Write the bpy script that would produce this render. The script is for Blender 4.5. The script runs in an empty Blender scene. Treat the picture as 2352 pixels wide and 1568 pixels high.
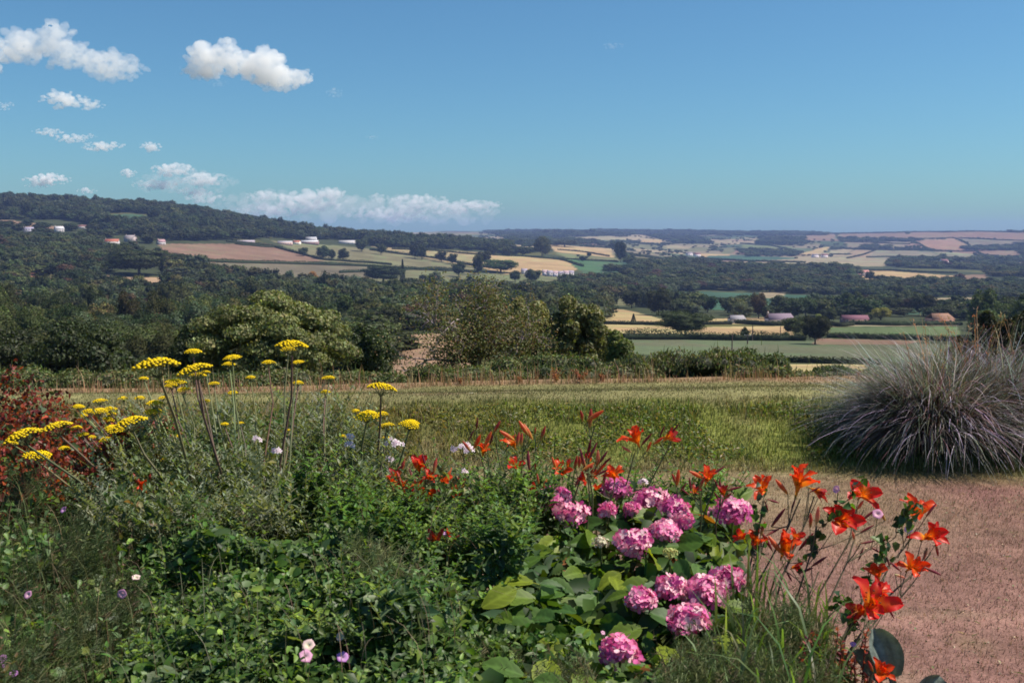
import bpy, math, random
import numpy as np
from mathutils import Vector, Matrix, Euler

S = bpy.context.scene
C = S.collection
R = math.radians

# ------------------------------------------------------------------ camera
CAM_Z = 2.3
FPX, CX, CY, HORIZON = 2287.0, 1176.0, 784.0, 540.0
PITCH = math.atan((CY - HORIZON) / FPX)
cd = bpy.data.cameras.new('camera'); cam = bpy.data.objects.new('camera', cd); C.objects.link(cam)
cd.sensor_width = 36.0; cd.lens = 36.0 * FPX / 2352.0
cd.clip_start = 0.05; cd.clip_end = 90000.0
cam.location = (0, 0, CAM_Z); cam.rotation_euler = (R(90) - PITCH, 0, 0)
cd.dof.use_dof = True; cd.dof.focus_distance = 9.0; cd.dof.aperture_fstop = 9.0
S.camera = cam

# ------------------------------------------------------------------ sky, sun, exposure
SUN_EL, SUN_AZ = R(57), R(86)          # azimuth clockwise from the view direction (+Y)
w = bpy.data.worlds.new('World'); S.world = w; w.use_nodes = True
nt = w.node_tree; bg = nt.nodes['Background']
sky = nt.nodes.new('ShaderNodeTexSky'); sky.sky_type = 'NISHITA'; sky.sun_disc = False
sky.sun_elevation = SUN_EL; sky.sun_rotation = SUN_AZ; sky.altitude = 100
sky.air_density = 1.0; sky.dust_density = 0.8; sky.ozone_density = 3.0
hs = nt.nodes.new('ShaderNodeMix'); hs.data_type = 'RGBA'; hs.blend_type = 'MULTIPLY'
hs.inputs[0].default_value = 1.0; hs.inputs[7].default_value = (0.57, 0.93, 1.08, 1)
nt.links.new(sky.outputs[0], hs.inputs[6]); nt.links.new(hs.outputs[2], bg.inputs[0])
bg.inputs[1].default_value = 0.070
sl = bpy.data.lights.new('sun', 'SUN'); sun = bpy.data.objects.new('sun', sl); C.objects.link(sun)
sl.energy = 5.0; sl.angle = R(0.6); sl.color = (1.0, 0.92, 0.80)
sd = Vector((math.sin(SUN_AZ) * math.cos(SUN_EL), math.cos(SUN_AZ) * math.cos(SUN_EL), math.sin(SUN_EL)))
sun.rotation_euler = (-sd).to_track_quat('-Z', 'Y').to_euler()
S.view_settings.view_transform = 'Standard'; S.view_settings.look = 'None'
S.view_settings.exposure = 0.54; S.view_settings.gamma = 1.0; S.view_settings.use_curve_mapping = False
cy = S.cycles
cy.max_bounces = 6; cy.diffuse_bounces = 2; cy.glossy_bounces = 2; cy.transmission_bounces = 3
cy.transparent_max_bounces = 8; cy.volume_bounces = 4; cy.caustics_reflective = False; cy.caustics_refractive = False
cy.pixel_filter_type = 'BLACKMAN_HARRIS'; cy.filter_width = 1.7

# ------------------------------------------------------------------ geometry helpers
def at(u, v, Y):
    """world point at distance Y in front of the viewpoint, seen at (u, v) of a 2352x1568 frame"""
    x = (u - CX) / FPX; t = (CY - v) / FPX
    cp, sp = math.cos(PITCH), math.sin(PITCH)
    dy = cp + t * sp; dz = -sp + t * cp
    k = Y / dy
    return np.stack([x * k, Y + 0 * k, CAM_Z + dz * k], -1) if isinstance(k, np.ndarray) or isinstance(x, np.ndarray) \
        else np.array([x * k, Y, CAM_Z + dz * k])

def proj(P):
    P = np.asarray(P, float); x, y, z = P[..., 0], P[..., 1], P[..., 2] - CAM_Z
    cp, sp = math.cos(PITCH), math.sin(PITCH)
    f = y * cp - z * sp; t = y * sp + z * cp
    return CX + FPX * x / f, CY - FPX * t / f

def _h(ix, iy, iz, s):
    n = (ix * 374761393 + iy * 668265263 + iz * 2147483647 + s * 1274126177) & 0xffffffff
    n = ((n ^ (n >> 13)) * 1274126177) & 0xffffffff
    return ((n ^ (n >> 16)) & 0xffff) / 65535.0

def vnoise(P, scale, seed=0, octv=2):
    P = np.asarray(P, float); out = 0; amp = 1; tot = 0
    for o in range(octv):
        q = P / scale * (2 ** o) + 17.3 * o; i = np.floor(q).astype(np.int64); f = q - i; f = f * f * (3 - 2 * f)
        r = 0
        for a in (0, 1):
            for b in (0, 1):
                for c in (0, 1):
                    wgt = (f[..., 0] if a else 1 - f[..., 0]) * (f[..., 1] if b else 1 - f[..., 1]) * (f[..., 2] if c else 1 - f[..., 2])
                    r = r + wgt * _h(i[..., 0] + a, i[..., 1] + b, i[..., 2] + c, seed + o * 7)
        out = out + amp * r; tot += amp; amp *= .5
    return out / tot

def inpoly(u, v, poly):
    u = np.asarray(u, float); v = np.asarray(v, float); res = np.zeros(np.broadcast(u, v).shape, bool)
    n = len(poly); j = n - 1
    for i in range(n):
        xi, yi = poly[i]; xj, yj = poly[j]
        if yi != yj:
            res ^= ((yi > v) != (yj > v)) & (u < (xj - xi) * (v - yi) / (yj - yi) + xi)
        j = i
    return res

def np_mesh(name, V, F, col=None, mat=None, smooth=False):
    """V (n,3), F (m,k) or list of such arrays, col (n,3)"""
    Fs = F if isinstance(F, list) else [F]
    me = bpy.data.meshes.new(name)
    V = np.asarray(V, np.float32)
    me.vertices.add(len(V)); me.vertices.foreach_set('co', V.ravel())
    loops = np.concatenate([f.ravel() for f in Fs]).astype(np.int32)
    tot = np.concatenate([np.full(len(f), f.shape[1], np.int32) for f in Fs])
    start = np.concatenate([[0], np.cumsum(tot)[:-1]]).astype(np.int32)
    me.loops.add(len(loops)); me.loops.foreach_set('vertex_index', loops)
    me.polygons.add(len(tot)); me.polygons.foreach_set('loop_start', start); me.polygons.foreach_set('loop_total', tot)
    if smooth: me.polygons.foreach_set('use_smooth', np.ones(len(tot), bool))
    me.update(calc_edges=True)
    if col is not None:
        a = me.color_attributes.new('Col', 'FLOAT_COLOR', 'POINT')
        c4 = np.ones((len(V), 4), np.float32); c4[:, :3] = col
        a.data.foreach_set('color', c4.ravel())
    if mat: me.materials.append(mat)
    return me

def obj(name, me, parent=None, loc=None, rot=None, scale=None, label=None, cat=None, group=None, kind=None):
    o = bpy.data.objects.new(name, me); C.objects.link(o)
    if parent is not None: o.parent = parent
    if loc is not None: o.location = [float(a) for a in loc]
    if rot is not None: o.rotation_euler = rot
    if scale is not None: o.scale = (scale,) * 3 if isinstance(scale, (int, float)) else scale
    if label: o['label'] = label
    if cat: o['category'] = cat
    if group: o['group'] = group
    if kind: o['kind'] = kind
    return o

def thing(name, label, cat, loc=(0, 0, 0), rot=None, scale=None, group=None):
    return obj(name, None, None, loc, rot, scale, label, cat, group)

class MB:
    """collects pieces into one mesh"""
    def __init__(s): s.V = []; s.F = []; s.Cc = []; s.n = 0
    def add(s, V, F, col=(.5, .5, .5)):
        V = np.asarray(V, float).reshape(-1, 3)
        s.V.append(V); s.F.append(np.asarray(F, np.int64) + s.n); s.n += len(V)
        col = np.asarray(col, float)
        s.Cc.append(np.broadcast_to(col, (len(V), 3)))
    def mesh(s, name, mat, smooth=False):
        by = {}
        for f in s.F: by.setdefault(f.shape[1], []).append(f)
        return np_mesh(name, np.concatenate(s.V), [np.concatenate(v) for v in by.values()], np.concatenate(s.Cc), mat, smooth)
    def box(s, c, size, col=(.5, .5, .5), rz=0):
        c = np.array(c, float); h = np.array(size) / 2
        V = np.array([[x, y, z] for x in (-1, 1) for y in (-1, 1) for z in (-1, 1)]) * h
        if rz:
            ca, sa = math.cos(rz), math.sin(rz); V = V @ np.array([[ca, sa, 0], [-sa, ca, 0], [0, 0, 1]])
        s.add(V + c, [[0, 1, 3, 2], [4, 6, 7, 5], [0, 4, 5, 1], [2, 3, 7, 6], [0, 2, 6, 4], [1, 5, 7, 3]], col)
    def tube(s, pts, rad, col=(.5, .5, .5), k=5):
        P = np.array(pts, float); n = len(P); rad = np.broadcast_to(rad, (n,))
        T = np.gradient(P, axis=0); T /= np.linalg.norm(T, axis=1)[:, None] + 1e-12
        ref = np.array([0, 0, 1.]) if abs(T[0, 2]) < .9 else np.array([1., 0, 0])
        A = np.cross(T, ref); A /= np.linalg.norm(A, axis=1)[:, None] + 1e-12; B = np.cross(T, A)
        an = np.arange(k) * 2 * math.pi / k
        ring = P[:, None] + rad[:, None, None] * (np.cos(an)[None, :, None] * A[:, None] + np.sin(an)[None, :, None] * B[:, None])
        V = ring.reshape(-1, 3)
        i = np.arange(n - 1)[:, None] * k; j = np.arange(k)[None]; j2 = (j + 1) % k
        F = np.stack([i + j, i + j2, i + k + j2, i + k + j], -1).reshape(-1, 4)
        c = np.asarray(col, float)
        if c.ndim == 2: c = np.repeat(c, k, 0)
        s.add(V, F, c)

def unit(a): return a / (np.linalg.norm(a, axis=-1, keepdims=True) + 1e-9)

def leaves(P, D, N, L, W, col, fold=.25, droop=.15):
    """diamond leaves folded on the midrib. P base, D long axis, N rough normal. returns V,F,C"""
    n = len(P); D = unit(D); Sd = unit(np.cross(D, N)); U = np.cross(Sd, D)
    L = np.broadcast_to(L, (n,))[:, None]; W = np.broadcast_to(W, (n,))[:, None]
    mid = P + D * L * .45
    V = np.stack([P, mid + Sd * W * .5 + U * W * fold, P + D * L - U * L * droop, mid - Sd * W * .5 + U * W * fold], 1).reshape(-1, 3)
    b = np.arange(n)[:, None] * 4
    F = np.concatenate([b + np.array([[0, 1, 2]]), b + np.array([[0, 2, 3]])])
    return V, F, np.repeat(col, 4, 0)

def blades(P, D, L, W, bend, col, rng, seg=4, curve=1.6, coltip=None, lean0=0.):
    """curved tapering blades. P base, D horizontal lean direction (n,3), bend: how far it leans (0..1+)"""
    n = len(P); D = unit(D * np.array([1, 1, 0])); Sd = np.cross(D, [0, 0, 1.])
    tw = rng.normal(0, .5, (n, 1)); Sd = unit(Sd + D * tw)
    t = np.linspace(0, 1, seg + 1)
    ang = np.broadcast_to(lean0, (n,))[:, None] + bend[:, None] * (t[None] ** curve) * 1.5      # radians from vertical
    ds = (L / seg)[:, None]
    hx = np.concatenate([np.zeros((n, 1)), np.cumsum(np.sin((ang[:, 1:] + ang[:, :-1]) / 2) * ds, 1)], 1)
    hz = np.concatenate([np.zeros((n, 1)), np.cumsum(np.cos((ang[:, 1:] + ang[:, :-1]) / 2) * ds, 1)], 1)
    cen = P[:, None] + hx[..., None] * D[:, None] + hz[..., None] * np.array([0, 0, 1.])
    wd = (W[:, None] * (1 - t[None] ** 2 * .92) * .5)[..., None] * Sd[:, None]
    V = np.stack([cen - wd, cen + wd], 2).reshape(-1, 3)
    b = (np.arange(n) * (seg + 1) * 2)[:, None] + (np.arange(seg) * 2)[None]
    b = b.reshape(-1, 1)
    F = b + np.array([[0, 1, 3, 2]])
    ct = col if coltip is None else coltip
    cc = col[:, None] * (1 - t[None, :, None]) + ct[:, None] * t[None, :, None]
    return V, F, np.repeat(cc.reshape(-1, 3), 2, 0)

def rdir(rng, n):
    return unit(rng.normal(0, 1, (n, 3)))

def jit(col, n, rng, dv=.25, dh=.08):
    c = np.asarray(col, float)
    if c.ndim == 1: c = np.broadcast_to(c, (n, 3))
    m = np.exp(rng.normal(0, dv, (n, 1))); h = 1 + rng.normal(0, dh, (n, 3))
    return np.clip(c * m * h, 0.002, .95)

def pick(cols, wts, n, rng):
    wts = np.array(wts, float); wts /= wts.sum()
    return np.array(cols, float)[rng.choice(len(cols), n, p=wts)]

# ------------------------------------------------------------------ materials
def principled(name, base=None, rough=.7, spec=.3, attr=True, transl=0., tcol=(1.25, 1.35, .55), noise=None, rnd=0., bump=None, metallic=0.):
    m = bpy.data.materials.new(name); m.use_nodes = True; t = m.node_tree; N = t.nodes; Lk = t.links
    b = N['Principled BSDF']; b.inputs['Roughness'].default_value = rough
    b.inputs['Specular IOR Level'].default_value = spec; b.inputs['Metallic'].default_value = metallic
    if attr:
        a = N.new('ShaderNodeAttribute'); a.attribute_name = 'Col'; src = a.outputs['Color']
    else:
        r = N.new('ShaderNodeRGB'); r.outputs[0].default_value = (*base, 1); src = r.outputs[0]
    def mul(x, fac_socket, lo, hi):
        mr = N.new('ShaderNodeMapRange'); mr.inputs['To Min'].default_value = lo; mr.inputs['To Max'].default_value = hi
        Lk.new(fac_socket, mr.inputs['Value'])
        mx = N.new('ShaderNodeVectorMath'); mx.operation = 'SCALE'; Lk.new(x, mx.inputs[0]); Lk.new(mr.outputs[0], mx.inputs['Scale'])
        return mx.outputs[0]
    if rnd:
        oi = N.new('ShaderNodeObjectInfo'); src = mul(src, oi.outputs['Random'], 1 - rnd, 1 + rnd)
        hu = N.new('ShaderNodeHueSaturation'); mr = N.new('ShaderNodeMapRange')
        wn = N.new('ShaderNodeMath'); wn.operation = 'FRACT'
        w2 = N.new('ShaderNodeMath'); w2.operation = 'MULTIPLY'; w2.inputs[1].default_value = 7.31
        Lk.new(oi.outputs['Random'], w2.inputs[0]); Lk.new(w2.outputs[0], wn.inputs[0]); Lk.new(wn.outputs[0], mr.inputs['Value'])
        mr.inputs['To Min'].default_value = .5 - rnd * .12; mr.inputs['To Max'].default_value = .5 + rnd * .08
        Lk.new(mr.outputs[0], hu.inputs['Hue']); Lk.new(src, hu.inputs['Color']); src = hu.outputs[0]
    if noise:
        for sc, lo, hi in noise:
            tc = N.new('ShaderNodeTexCoord'); nz = N.new('ShaderNodeTexNoise'); nz.inputs['Scale'].default_value = sc; nz.inputs['Detail'].default_value = 4
            Lk.new(tc.outputs['Object'], nz.inputs['Vector']); cr = N.new('ShaderNodeMapRange')
            cr.inputs['From Min'].default_value = .3; cr.inputs['From Max'].default_value = .7
            Lk.new(nz.outputs['Fac'], cr.inputs['Value']); src = mul(src, cr.outputs[0], lo, hi)
    Lk.new(src, b.inputs['Base Color'])
    if bump:
        tc = N.new('ShaderNodeTexCoord'); nz = N.new('ShaderNodeTexNoise'); nz.inputs['Scale'].default_value = bump[0]; nz.inputs['Detail'].default_value = 5
        Lk.new(tc.outputs['Object'], nz.inputs['Vector']); bp = N.new('ShaderNodeBump'); bp.inputs['Distance'].default_value = bump[1]
        Lk.new(nz.outputs['Fac'], bp.inputs['Height']); Lk.new(bp.outputs[0], b.inputs['Normal'])
    if transl:
        tr = N.new('ShaderNodeBsdfTranslucent'); vm = N.new('ShaderNodeVectorMath'); vm.operation = 'MULTIPLY'
        vm.inputs[1].default_value = tcol; Lk.new(src, vm.inputs[0]); Lk.new(vm.outputs[0], tr.inputs[0])
        mx = N.new('ShaderNodeMixShader'); mx.inputs[0].default_value = transl
        Lk.new(b.outputs[0], mx.inputs[1]); Lk.new(tr.outputs[0], mx.inputs[2]); Lk.new(mx.outputs[0], N['Material Output'].inputs[0])
    return m

M_LEAF = principled('leaf', rough=.45, spec=.32, transl=.4, tcol=(1.6, 1.6, .5))
M_FARLEAF = principled('tree_foliage', rough=.75, spec=.15, transl=.25, rnd=.42)
M_GRASS = principled('grass', rough=.6, spec=.25, transl=.3, tcol=(1.15, 1.15, .8))
M_BARK = principled('bark', rough=.9, spec=.1, noise=[(3, .7, 1.2)])
M_STEM = principled('stem', rough=.7, spec=.2)
M_PETAL = principled('petal', rough=.5, spec=.25, transl=.3, tcol=(1.1, .9, .9))
M_WALL = principled('render_wall', rough=.9, spec=.1)
M_GROUND = principled('ground', rough=.95, spec=.05, noise=[(.02, .82, 1.18), (.4, .85, 1.15)])
# ------------------------------------------------------------------ the valley: terrain table  row v of the ground at distance Y for columns u
TU = np.array([-3000, 0, 400, 700, 960, 1300, 1600, 2000, 2352, 5400], float)
TY = np.array([14.6, 20, 40, 80, 120, 160, 210, 270, 340, 420, 520, 640, 800, 1000, 1250, 1500, 1800, 2150, 2600, 3300, 4200, 5200, 6800, 9000], float)
TV = np.array([
 # -3000  0    400  700  960  1300 1600 2000 2352 5400
 [ 907, 907, 904, 898, 891, 882, 878, 872, 870, 870],   # 14.6
 [ 925, 925, 922, 918, 912, 905, 900, 892, 885, 885],   # 20
 [ 935, 935, 935, 930, 915, 900, 895, 888, 880, 880],   # 40
 [ 925, 925, 925, 915, 862, 880, 880, 875, 870, 870],   # 80
 [ 905, 905, 905, 895, 822, 865, 866, 864, 862, 862],   # 120
 [ 885, 885, 885, 875, 786, 855, 852, 852, 850, 850],   # 160
 [ 855, 858, 860, 850, 776, 830, 838, 840, 838, 838],   # 210
 [ 825, 828, 832, 822, 764, 800, 815, 825, 822, 822],   # 270
 [ 795, 798, 800, 795, 752, 778, 788, 795, 796, 796],   # 340
 [ 762, 765, 770, 765, 740, 762, 768, 772, 776, 776],   # 420
 [ 728, 732, 740, 738, 722, 742, 748, 752, 756, 756],   # 520
 [ 690, 696, 708, 712, 704, 724, 732, 736, 738, 738],   # 640
 [ 640, 648, 668, 686, 686, 702, 712, 716, 718, 718],   # 800
 [ 588, 596, 620, 660, 668, 682, 692, 696, 700, 700],   # 1000
 [ 552, 556, 578, 628, 646, 660, 672, 676, 680, 680],   # 1250
 [ 524, 526, 548, 592, 616, 636, 650, 656, 660, 660],   # 1500
 [ 482, 486, 506, 560, 584, 608, 626, 634, 640, 640],   # 1800
 [ 452, 457, 480, 534, 556, 584, 612, 618, 624, 624],   # 2150
 [ 470, 475, 495, 545, 552, 572, 602, 607, 612, 612],   # 2600
 [ 510, 512, 525, 550, 552, 562, 586, 592, 594, 594],   # 3300
 [ 530, 530, 535, 548, 548, 552, 566, 562, 560, 560],   # 4200
 [ 540, 540, 540, 542, 540, 538, 545, 537, 532, 530],   # 5200
 [ 545, 545, 545, 540, 533, 530, 532, 540, 540, 540],   # 6800
 [ 545, 545, 545, 545, 540, 538, 538, 545, 545, 545],   # 9000
], float)
_ly = np.log(TY)
_gu = np.linspace(-3000, 5400, 421); _gl = np.linspace(_ly[0], _ly[-1], 500)
_tmp = np.stack([np.interp(_gl, _ly, TV[:, k]) for k in range(TV.shape[1])], 1)
_grid = np.stack([np.interp(_gu, TU, _tmp[j]) for j in range(len(_gl))], 0)
def _smooth(a, n, axis):
    k = np.hanning(n + 2)[1:-1]; k /= k.sum(); pad = [(0, 0), (0, 0)]; pad[axis] = (n // 2, n // 2)
    return np.apply_along_axis(lambda r: np.convolve(r, k, 'valid'), axis, np.pad(a, pad, mode='edge'))
_grid = _smooth(_smooth(_grid, 13, 1), 9, 0)
def tv(u, Y):
    """row at which the ground at distance Y, column u appears"""
    u = np.clip(np.asarray(u, float), -3000, 5400); l = np.clip(np.log(np.asarray(Y, float)), _gl[0], _gl[-1])
    a = (u + 3000) / 8400 * 420; b = (l - _gl[0]) / (_gl[-1] - _gl[0]) * 499
    i = np.clip(np.floor(a).astype(int), 0, 419); j = np.clip(np.floor(b).astype(int), 0, 498); fa = a - i; fb = b - j
    g = _grid
    base = (g[j, i] * (1 - fa) + g[j, i + 1] * fa) * (1 - fb) + (g[j + 1, i] * (1 - fa) + g[j + 1, i + 1] * fa) * fb
    wob = (vnoise(np.stack([u / 130., l * 9., u * 0], -1), 1.0, 5, 2) - .5) * np.clip((Y - 900) / 2500, 0, 1) * 9
    return base + wob
def gp(u, Y):
    """ground point (n,3)"""
    u = np.asarray(u, float) + 0.; Y = np.asarray(Y, float) + 0.
    v = tv(u, Y); x = (u - CX) / FPX; t = (CY - v) / FPX; cp, sp = math.cos(PITCH), math.sin(PITCH)
    k = Y / (cp + t * sp)
    return np.stack([x * k, Y * np.ones_like(k), CAM_Z + (-sp + t * cp) * k], -1)
def gz(x, y):
    """ground height at world x, y (iterates the column)"""
    x = np.asarray(x, float); y = np.asarray(y, float); u = CX + FPX * x / y
    for _ in range(3):
        P = gp(u, y); u = u + (x - P[..., 0]) / y * FPX
    return gp(u, y)[..., 2]
_yy = np.exp(np.linspace(math.log(60), math.log(9000), 700))
def hit(u, v, Ymin=60):
    """first ground distance seen at (u, v)"""
    yy = _yy[_yy >= Ymin]; r = tv(np.full(len(yy), float(u)), yy)
    ok = np.where(r <= v)[0]
    return float(yy[ok[0]]) if len(ok) else float(yy[np.argmin(r)])

# fields: polygon (u, v), albedo
TAN = (.33, .225, .12); PINK = (.185, .115, .082); OLV = (.125, .12, .062); GRN = (.06, .10, .05); DGR = (.042, .050, .024); BLG = (.045, .085, .055); GRY = (.095, .10, .06)
PAL = (.24, .19, .12); BRN = (.14, .08, .05)
FIELDS = [
 (60, 1200, [(1430, 778), (1900, 783), (2230, 792), (2230, 836), (1780, 832), (1440, 812)], GRY),
 (60, 1200, [(1370, 741), (1560, 751), (1800, 749), (1835, 776), (1460, 778), (1360, 770)], TAN),
 (60, 1400, [(1380, 705), (1440, 712), (1530, 735), (1820, 727), (1840, 744), (1380, 746)], TAN),
 (60, 1200, [(1880, 777), (2120, 783), (2080, 791), (1860, 791)], PINK),
 (60, 1200, [(1905, 752), (2200, 750), (2210, 777), (1905, 777)], (.095, .125, .055)),
 (60, 1200, [(1905, 742), (2200, 738), (2200, 748), (1905, 750)], PAL),
 (60, 1800, [(1540, 666), (1960, 682), (2020, 706), (1640, 712), (1540, 692)], BLG),
 (60, 1800, [(2080, 693), (2270, 690), (2270, 722), (2080, 722)], BLG),
 (60, 1800, [(2080, 686), (2270, 682), (2270, 690), (2080, 694)], PAL),
 (60, 1800, [(1330, 672), (1480, 684), (1490, 700), (1330, 704)], OLV),
 (60, 1800, [(1745, 671), (1800, 672), (1800, 686), (1745, 684)], PAL),
 (1000, 4000, [(1965, 622), (2040, 622), (2200, 634), (2190, 646), (2060, 648), (1960, 652)], TAN),
 (900, 4000, [(2190, 632), (2260, 630), (2280, 650), (2230, 650)], PINK),
 (60, 400, [(880, 772), (1010, 765), (1080, 780), (1080, 870), (880, 880)], (.30, .19, .125)),
 (60, 400, [(1740, 836), (1990, 836), (1990, 856), (1740, 856)], TAN),
 (900, 3000, [(365, 560), (620, 560), (690, 581), (740, 600), (640, 606), (470, 602), (372, 586)], PINK),
 (900, 3000, [(372, 588), (470, 603), (700, 606), (850, 610), (850, 645), (560, 640), (400, 612)], (.125, .105, .07)),
 (900, 3000, [(620, 552), (820, 568), (915, 582), (1010, 602), (1090, 617), (1070, 628), (850, 609), (740, 600), (690, 580)], (.15, .135, .075)),
 (900, 3000, [(850, 566), (1110, 580), (1140, 596), (1110, 616), (1010, 600), (915, 580)], (.25, .19, .105)),
 (900, 3000, [(1115, 583), (1290, 594), (1335, 612), (1300, 632), (1180, 634), (1115, 618)], TAN),
 (900, 3000, [(850, 610), (1100, 628), (1290, 632), (1280, 668), (900, 660), (850, 640)], OLV),
 (1000, 3600, [(1262, 562), (1405, 571), (1410, 592), (1330, 590), (1275, 578)], TAN),
 (1000, 3600, [(1275, 579), (1420, 593), (1430, 600), (1310, 598)], OLV),
 (1000, 3600, [(1300, 596), (1420, 599), (1530, 612), (1520, 632), (1340, 630)], GRN),
 (1000, 3600, [(1430, 596), (1530, 600), (1540, 612), (1430, 606)], BLG),
 (2600, 9000, [(1320, 546), (1400, 541), (1440, 546), (1440, 552), (1330, 551)], PAL),
 (2600, 9000, [(1475, 550), (1525, 549), (1520, 560), (1470, 558)], TAN),
 (2600, 9000, [(1530, 562), (1590, 566), (1580, 572), (1530, 570)], PAL),
 (2600, 9000, [(1600, 582), (1680, 584), (1665, 592), (1605, 590)], TAN),
 (2600, 9000, [(1660, 570), (1690, 568), (1685, 583), (1660, 582)], OLV),
 (2600, 9000, [(1620, 588), (1700, 586), (1830, 592), (1820, 600), (1640, 598)], BLG),
 (2600, 9000, [(1700, 560), (1820, 566), (1830, 578), (1720, 582)], (.12, .13, .06)),
 (2600, 9000, [(1580, 545), (1680, 552), (1680, 556), (1590, 552)], PAL),
 (2600, 9000, [(1835, 585), (1880, 570), (1907, 566), (1900, 576), (1870, 586)], TAN),
 (2200, 9000, [(1680, 600), (1800, 596), (1990, 588), (2060, 600), (2030, 612), (1700, 612)], PAL),
 (2600, 9000, [(1850, 540), (1920, 535), (1915, 548), (1850, 550)], PINK),
 (2600, 9000, [(1930, 537), (2080, 534), (2090, 552), (1940, 550)], (.17, .11, .08)),
 (2600, 9000, [(1940, 553), (2090, 554), (2080, 568), (1950, 570)], (.17, .13, .09)),
 (2600, 9000, [(1905, 575), (1960, 570), (1945, 584), (1905, 584)], PAL),
 (2600, 9000, [(1955, 575), (2010, 573), (1990, 594), (1950, 592)], (.24, .17, .11)),
 (2400, 9000, [(2010, 574), (2140, 578), (2160, 590), (2020, 596), (1990, 592)], (.18, .15, .1)),
 (2400, 9000, [(2150, 578), (2230, 582), (2260, 594), (2160, 598)], (.18, .16, .1)),
 (2600, 9000, [(2085, 530), (2420, 528), (2420, 552), (2200, 546), (2100, 549)], PINK),
 (2600, 9000, [(2098, 552), (2195, 548), (2232, 572), (2200, 578), (2130, 572)], (.24, .14, .095)),
 (2600, 9000, [(2205, 548), (2420, 554), (2420, 568), (2240, 568)], (.15, .12, .085)),
 (2400, 9000, [(2235, 574), (2350, 576), (2340, 588), (2260, 584)], PINK),
 (60, 2000, [(235, 628), (330, 636), (425, 640), (430, 660), (330, 652), (240, 660)], (.28, .19, .12)),
 (60, 2000, [(-50, 622), (70, 625), (135, 640), (130, 672), (80, 670), (-50, 650)], (.19, .08, .055)),
 (1200, 3000, [(235, 494), (300, 491), (372, 500), (378, 514), (300, 516), (240, 512)], (.05, .085, .05)),
 (1200, 3000, [(-60, 500), (40, 508), (130, 520), (215, 515), (215, 522), (120, 526), (-60, 515)], (.22, .14, .1)),
]
cols_u = np.concatenate([np.linspace(-3000, -60, 40)[:-1], np.linspace(-60, 2410, 430), np.linspace(2410, 5400, 40)[1:]])
rows_Y = np.exp(np.concatenate([np.linspace(math.log(14.5), math.log(200), 70)[:-1], np.linspace(math.log(200), math.log(9000), 360)]))
UU, YY = np.meshgrid(cols_u, rows_Y)
PT = gp(UU, YY)
VV = tv(UU, YY)
nz = vnoise(np.stack([PT[..., 0], PT[..., 1], PT[..., 1] * 0], -1), 120., 3, 3)
col = np.array(DGR) * (0.7 + .7 * nz[..., None]) + np.array([.03, .02, .0]) * (nz[..., None] > .6)
# patchwork of small fields over the far hills
cellx = np.floor((PT[..., 0] + 90 * np.sin(PT[..., 1] / 260.)) / 210.).astype(int); celly = np.floor((PT[..., 1] + 70 * np.sin(PT[..., 0] / 190.)) / 330.).astype(int)
hh = _h(cellx, celly, 0 * cellx, 11)
palette = np.array([DGR, OLV, (.17, .14, .09), (.05, .07, .035), PAL, PINK, (.08, .10, .05), DGR])
far = (YY > 2500)
fx = (PT[..., 0] + 90 * np.sin(PT[..., 1] / 260.)) / 210.; fy = (PT[..., 1] + 70 * np.sin(PT[..., 0] / 190.)) / 330.
col = np.where(far[..., None], palette[np.clip((hh * 8).astype(int), 0, 7)] * (.8 + .4 * nz[..., None]), col)
for ya, yb, poly, c in FIELDS:
    wu = UU + (vnoise(PT, 30., 9, 1) - .5) * 6
    m = inpoly(wu, VV, poly) & (YY > ya) & (YY < yb)
    stripe = 1 + .10 * np.sin(PT[..., 0] * .9 + PT[..., 1] * .35) * (YY < 700)
    n2 = .5 * vnoise(PT, 18., 21, 2) + .5 * vnoise(PT * [1, .5, 1], 70., 23, 2)
    col = np.where(m[..., None], np.array(c) * (.68 + .64 * n2[..., None]) * (1 + np.array((-.10, .06, -.04)) * (n2[..., None] > .55)) * stripe[..., None], col)
nr, nc = UU.shape
idx = np.arange(nr * nc).reshape(nr, nc)
F = np.stack([idx[:-1, :-1], idx[:-1, 1:], idx[1:, 1:], idx[1:, :-1]], -1).reshape(-1, 4)
Vt = PT.reshape(-1, 3).copy(); Vt[:nc, 2] -= .3     # tuck the first row under the lawn edge
obj('valley_ground', np_mesh('valley_ground', Vt, F, col.reshape(-1, 3), M_GROUND, True), kind='structure')

# ------------------------------------------------------------------ trees
def ico(n=2):
    import bmesh
    bm = bmesh.new(); bmesh.ops.create_icosphere(bm, subdivisions=n, radius=1)
    V = np.array([v.co[:] for v in bm.verts]); F = np.array([[v.index for v in f.verts] for f in bm.faces]); bm.free()
    return V, F
ICO1, ICO2, ICO3 = ico(1), ico(2), ico(3)

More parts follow.
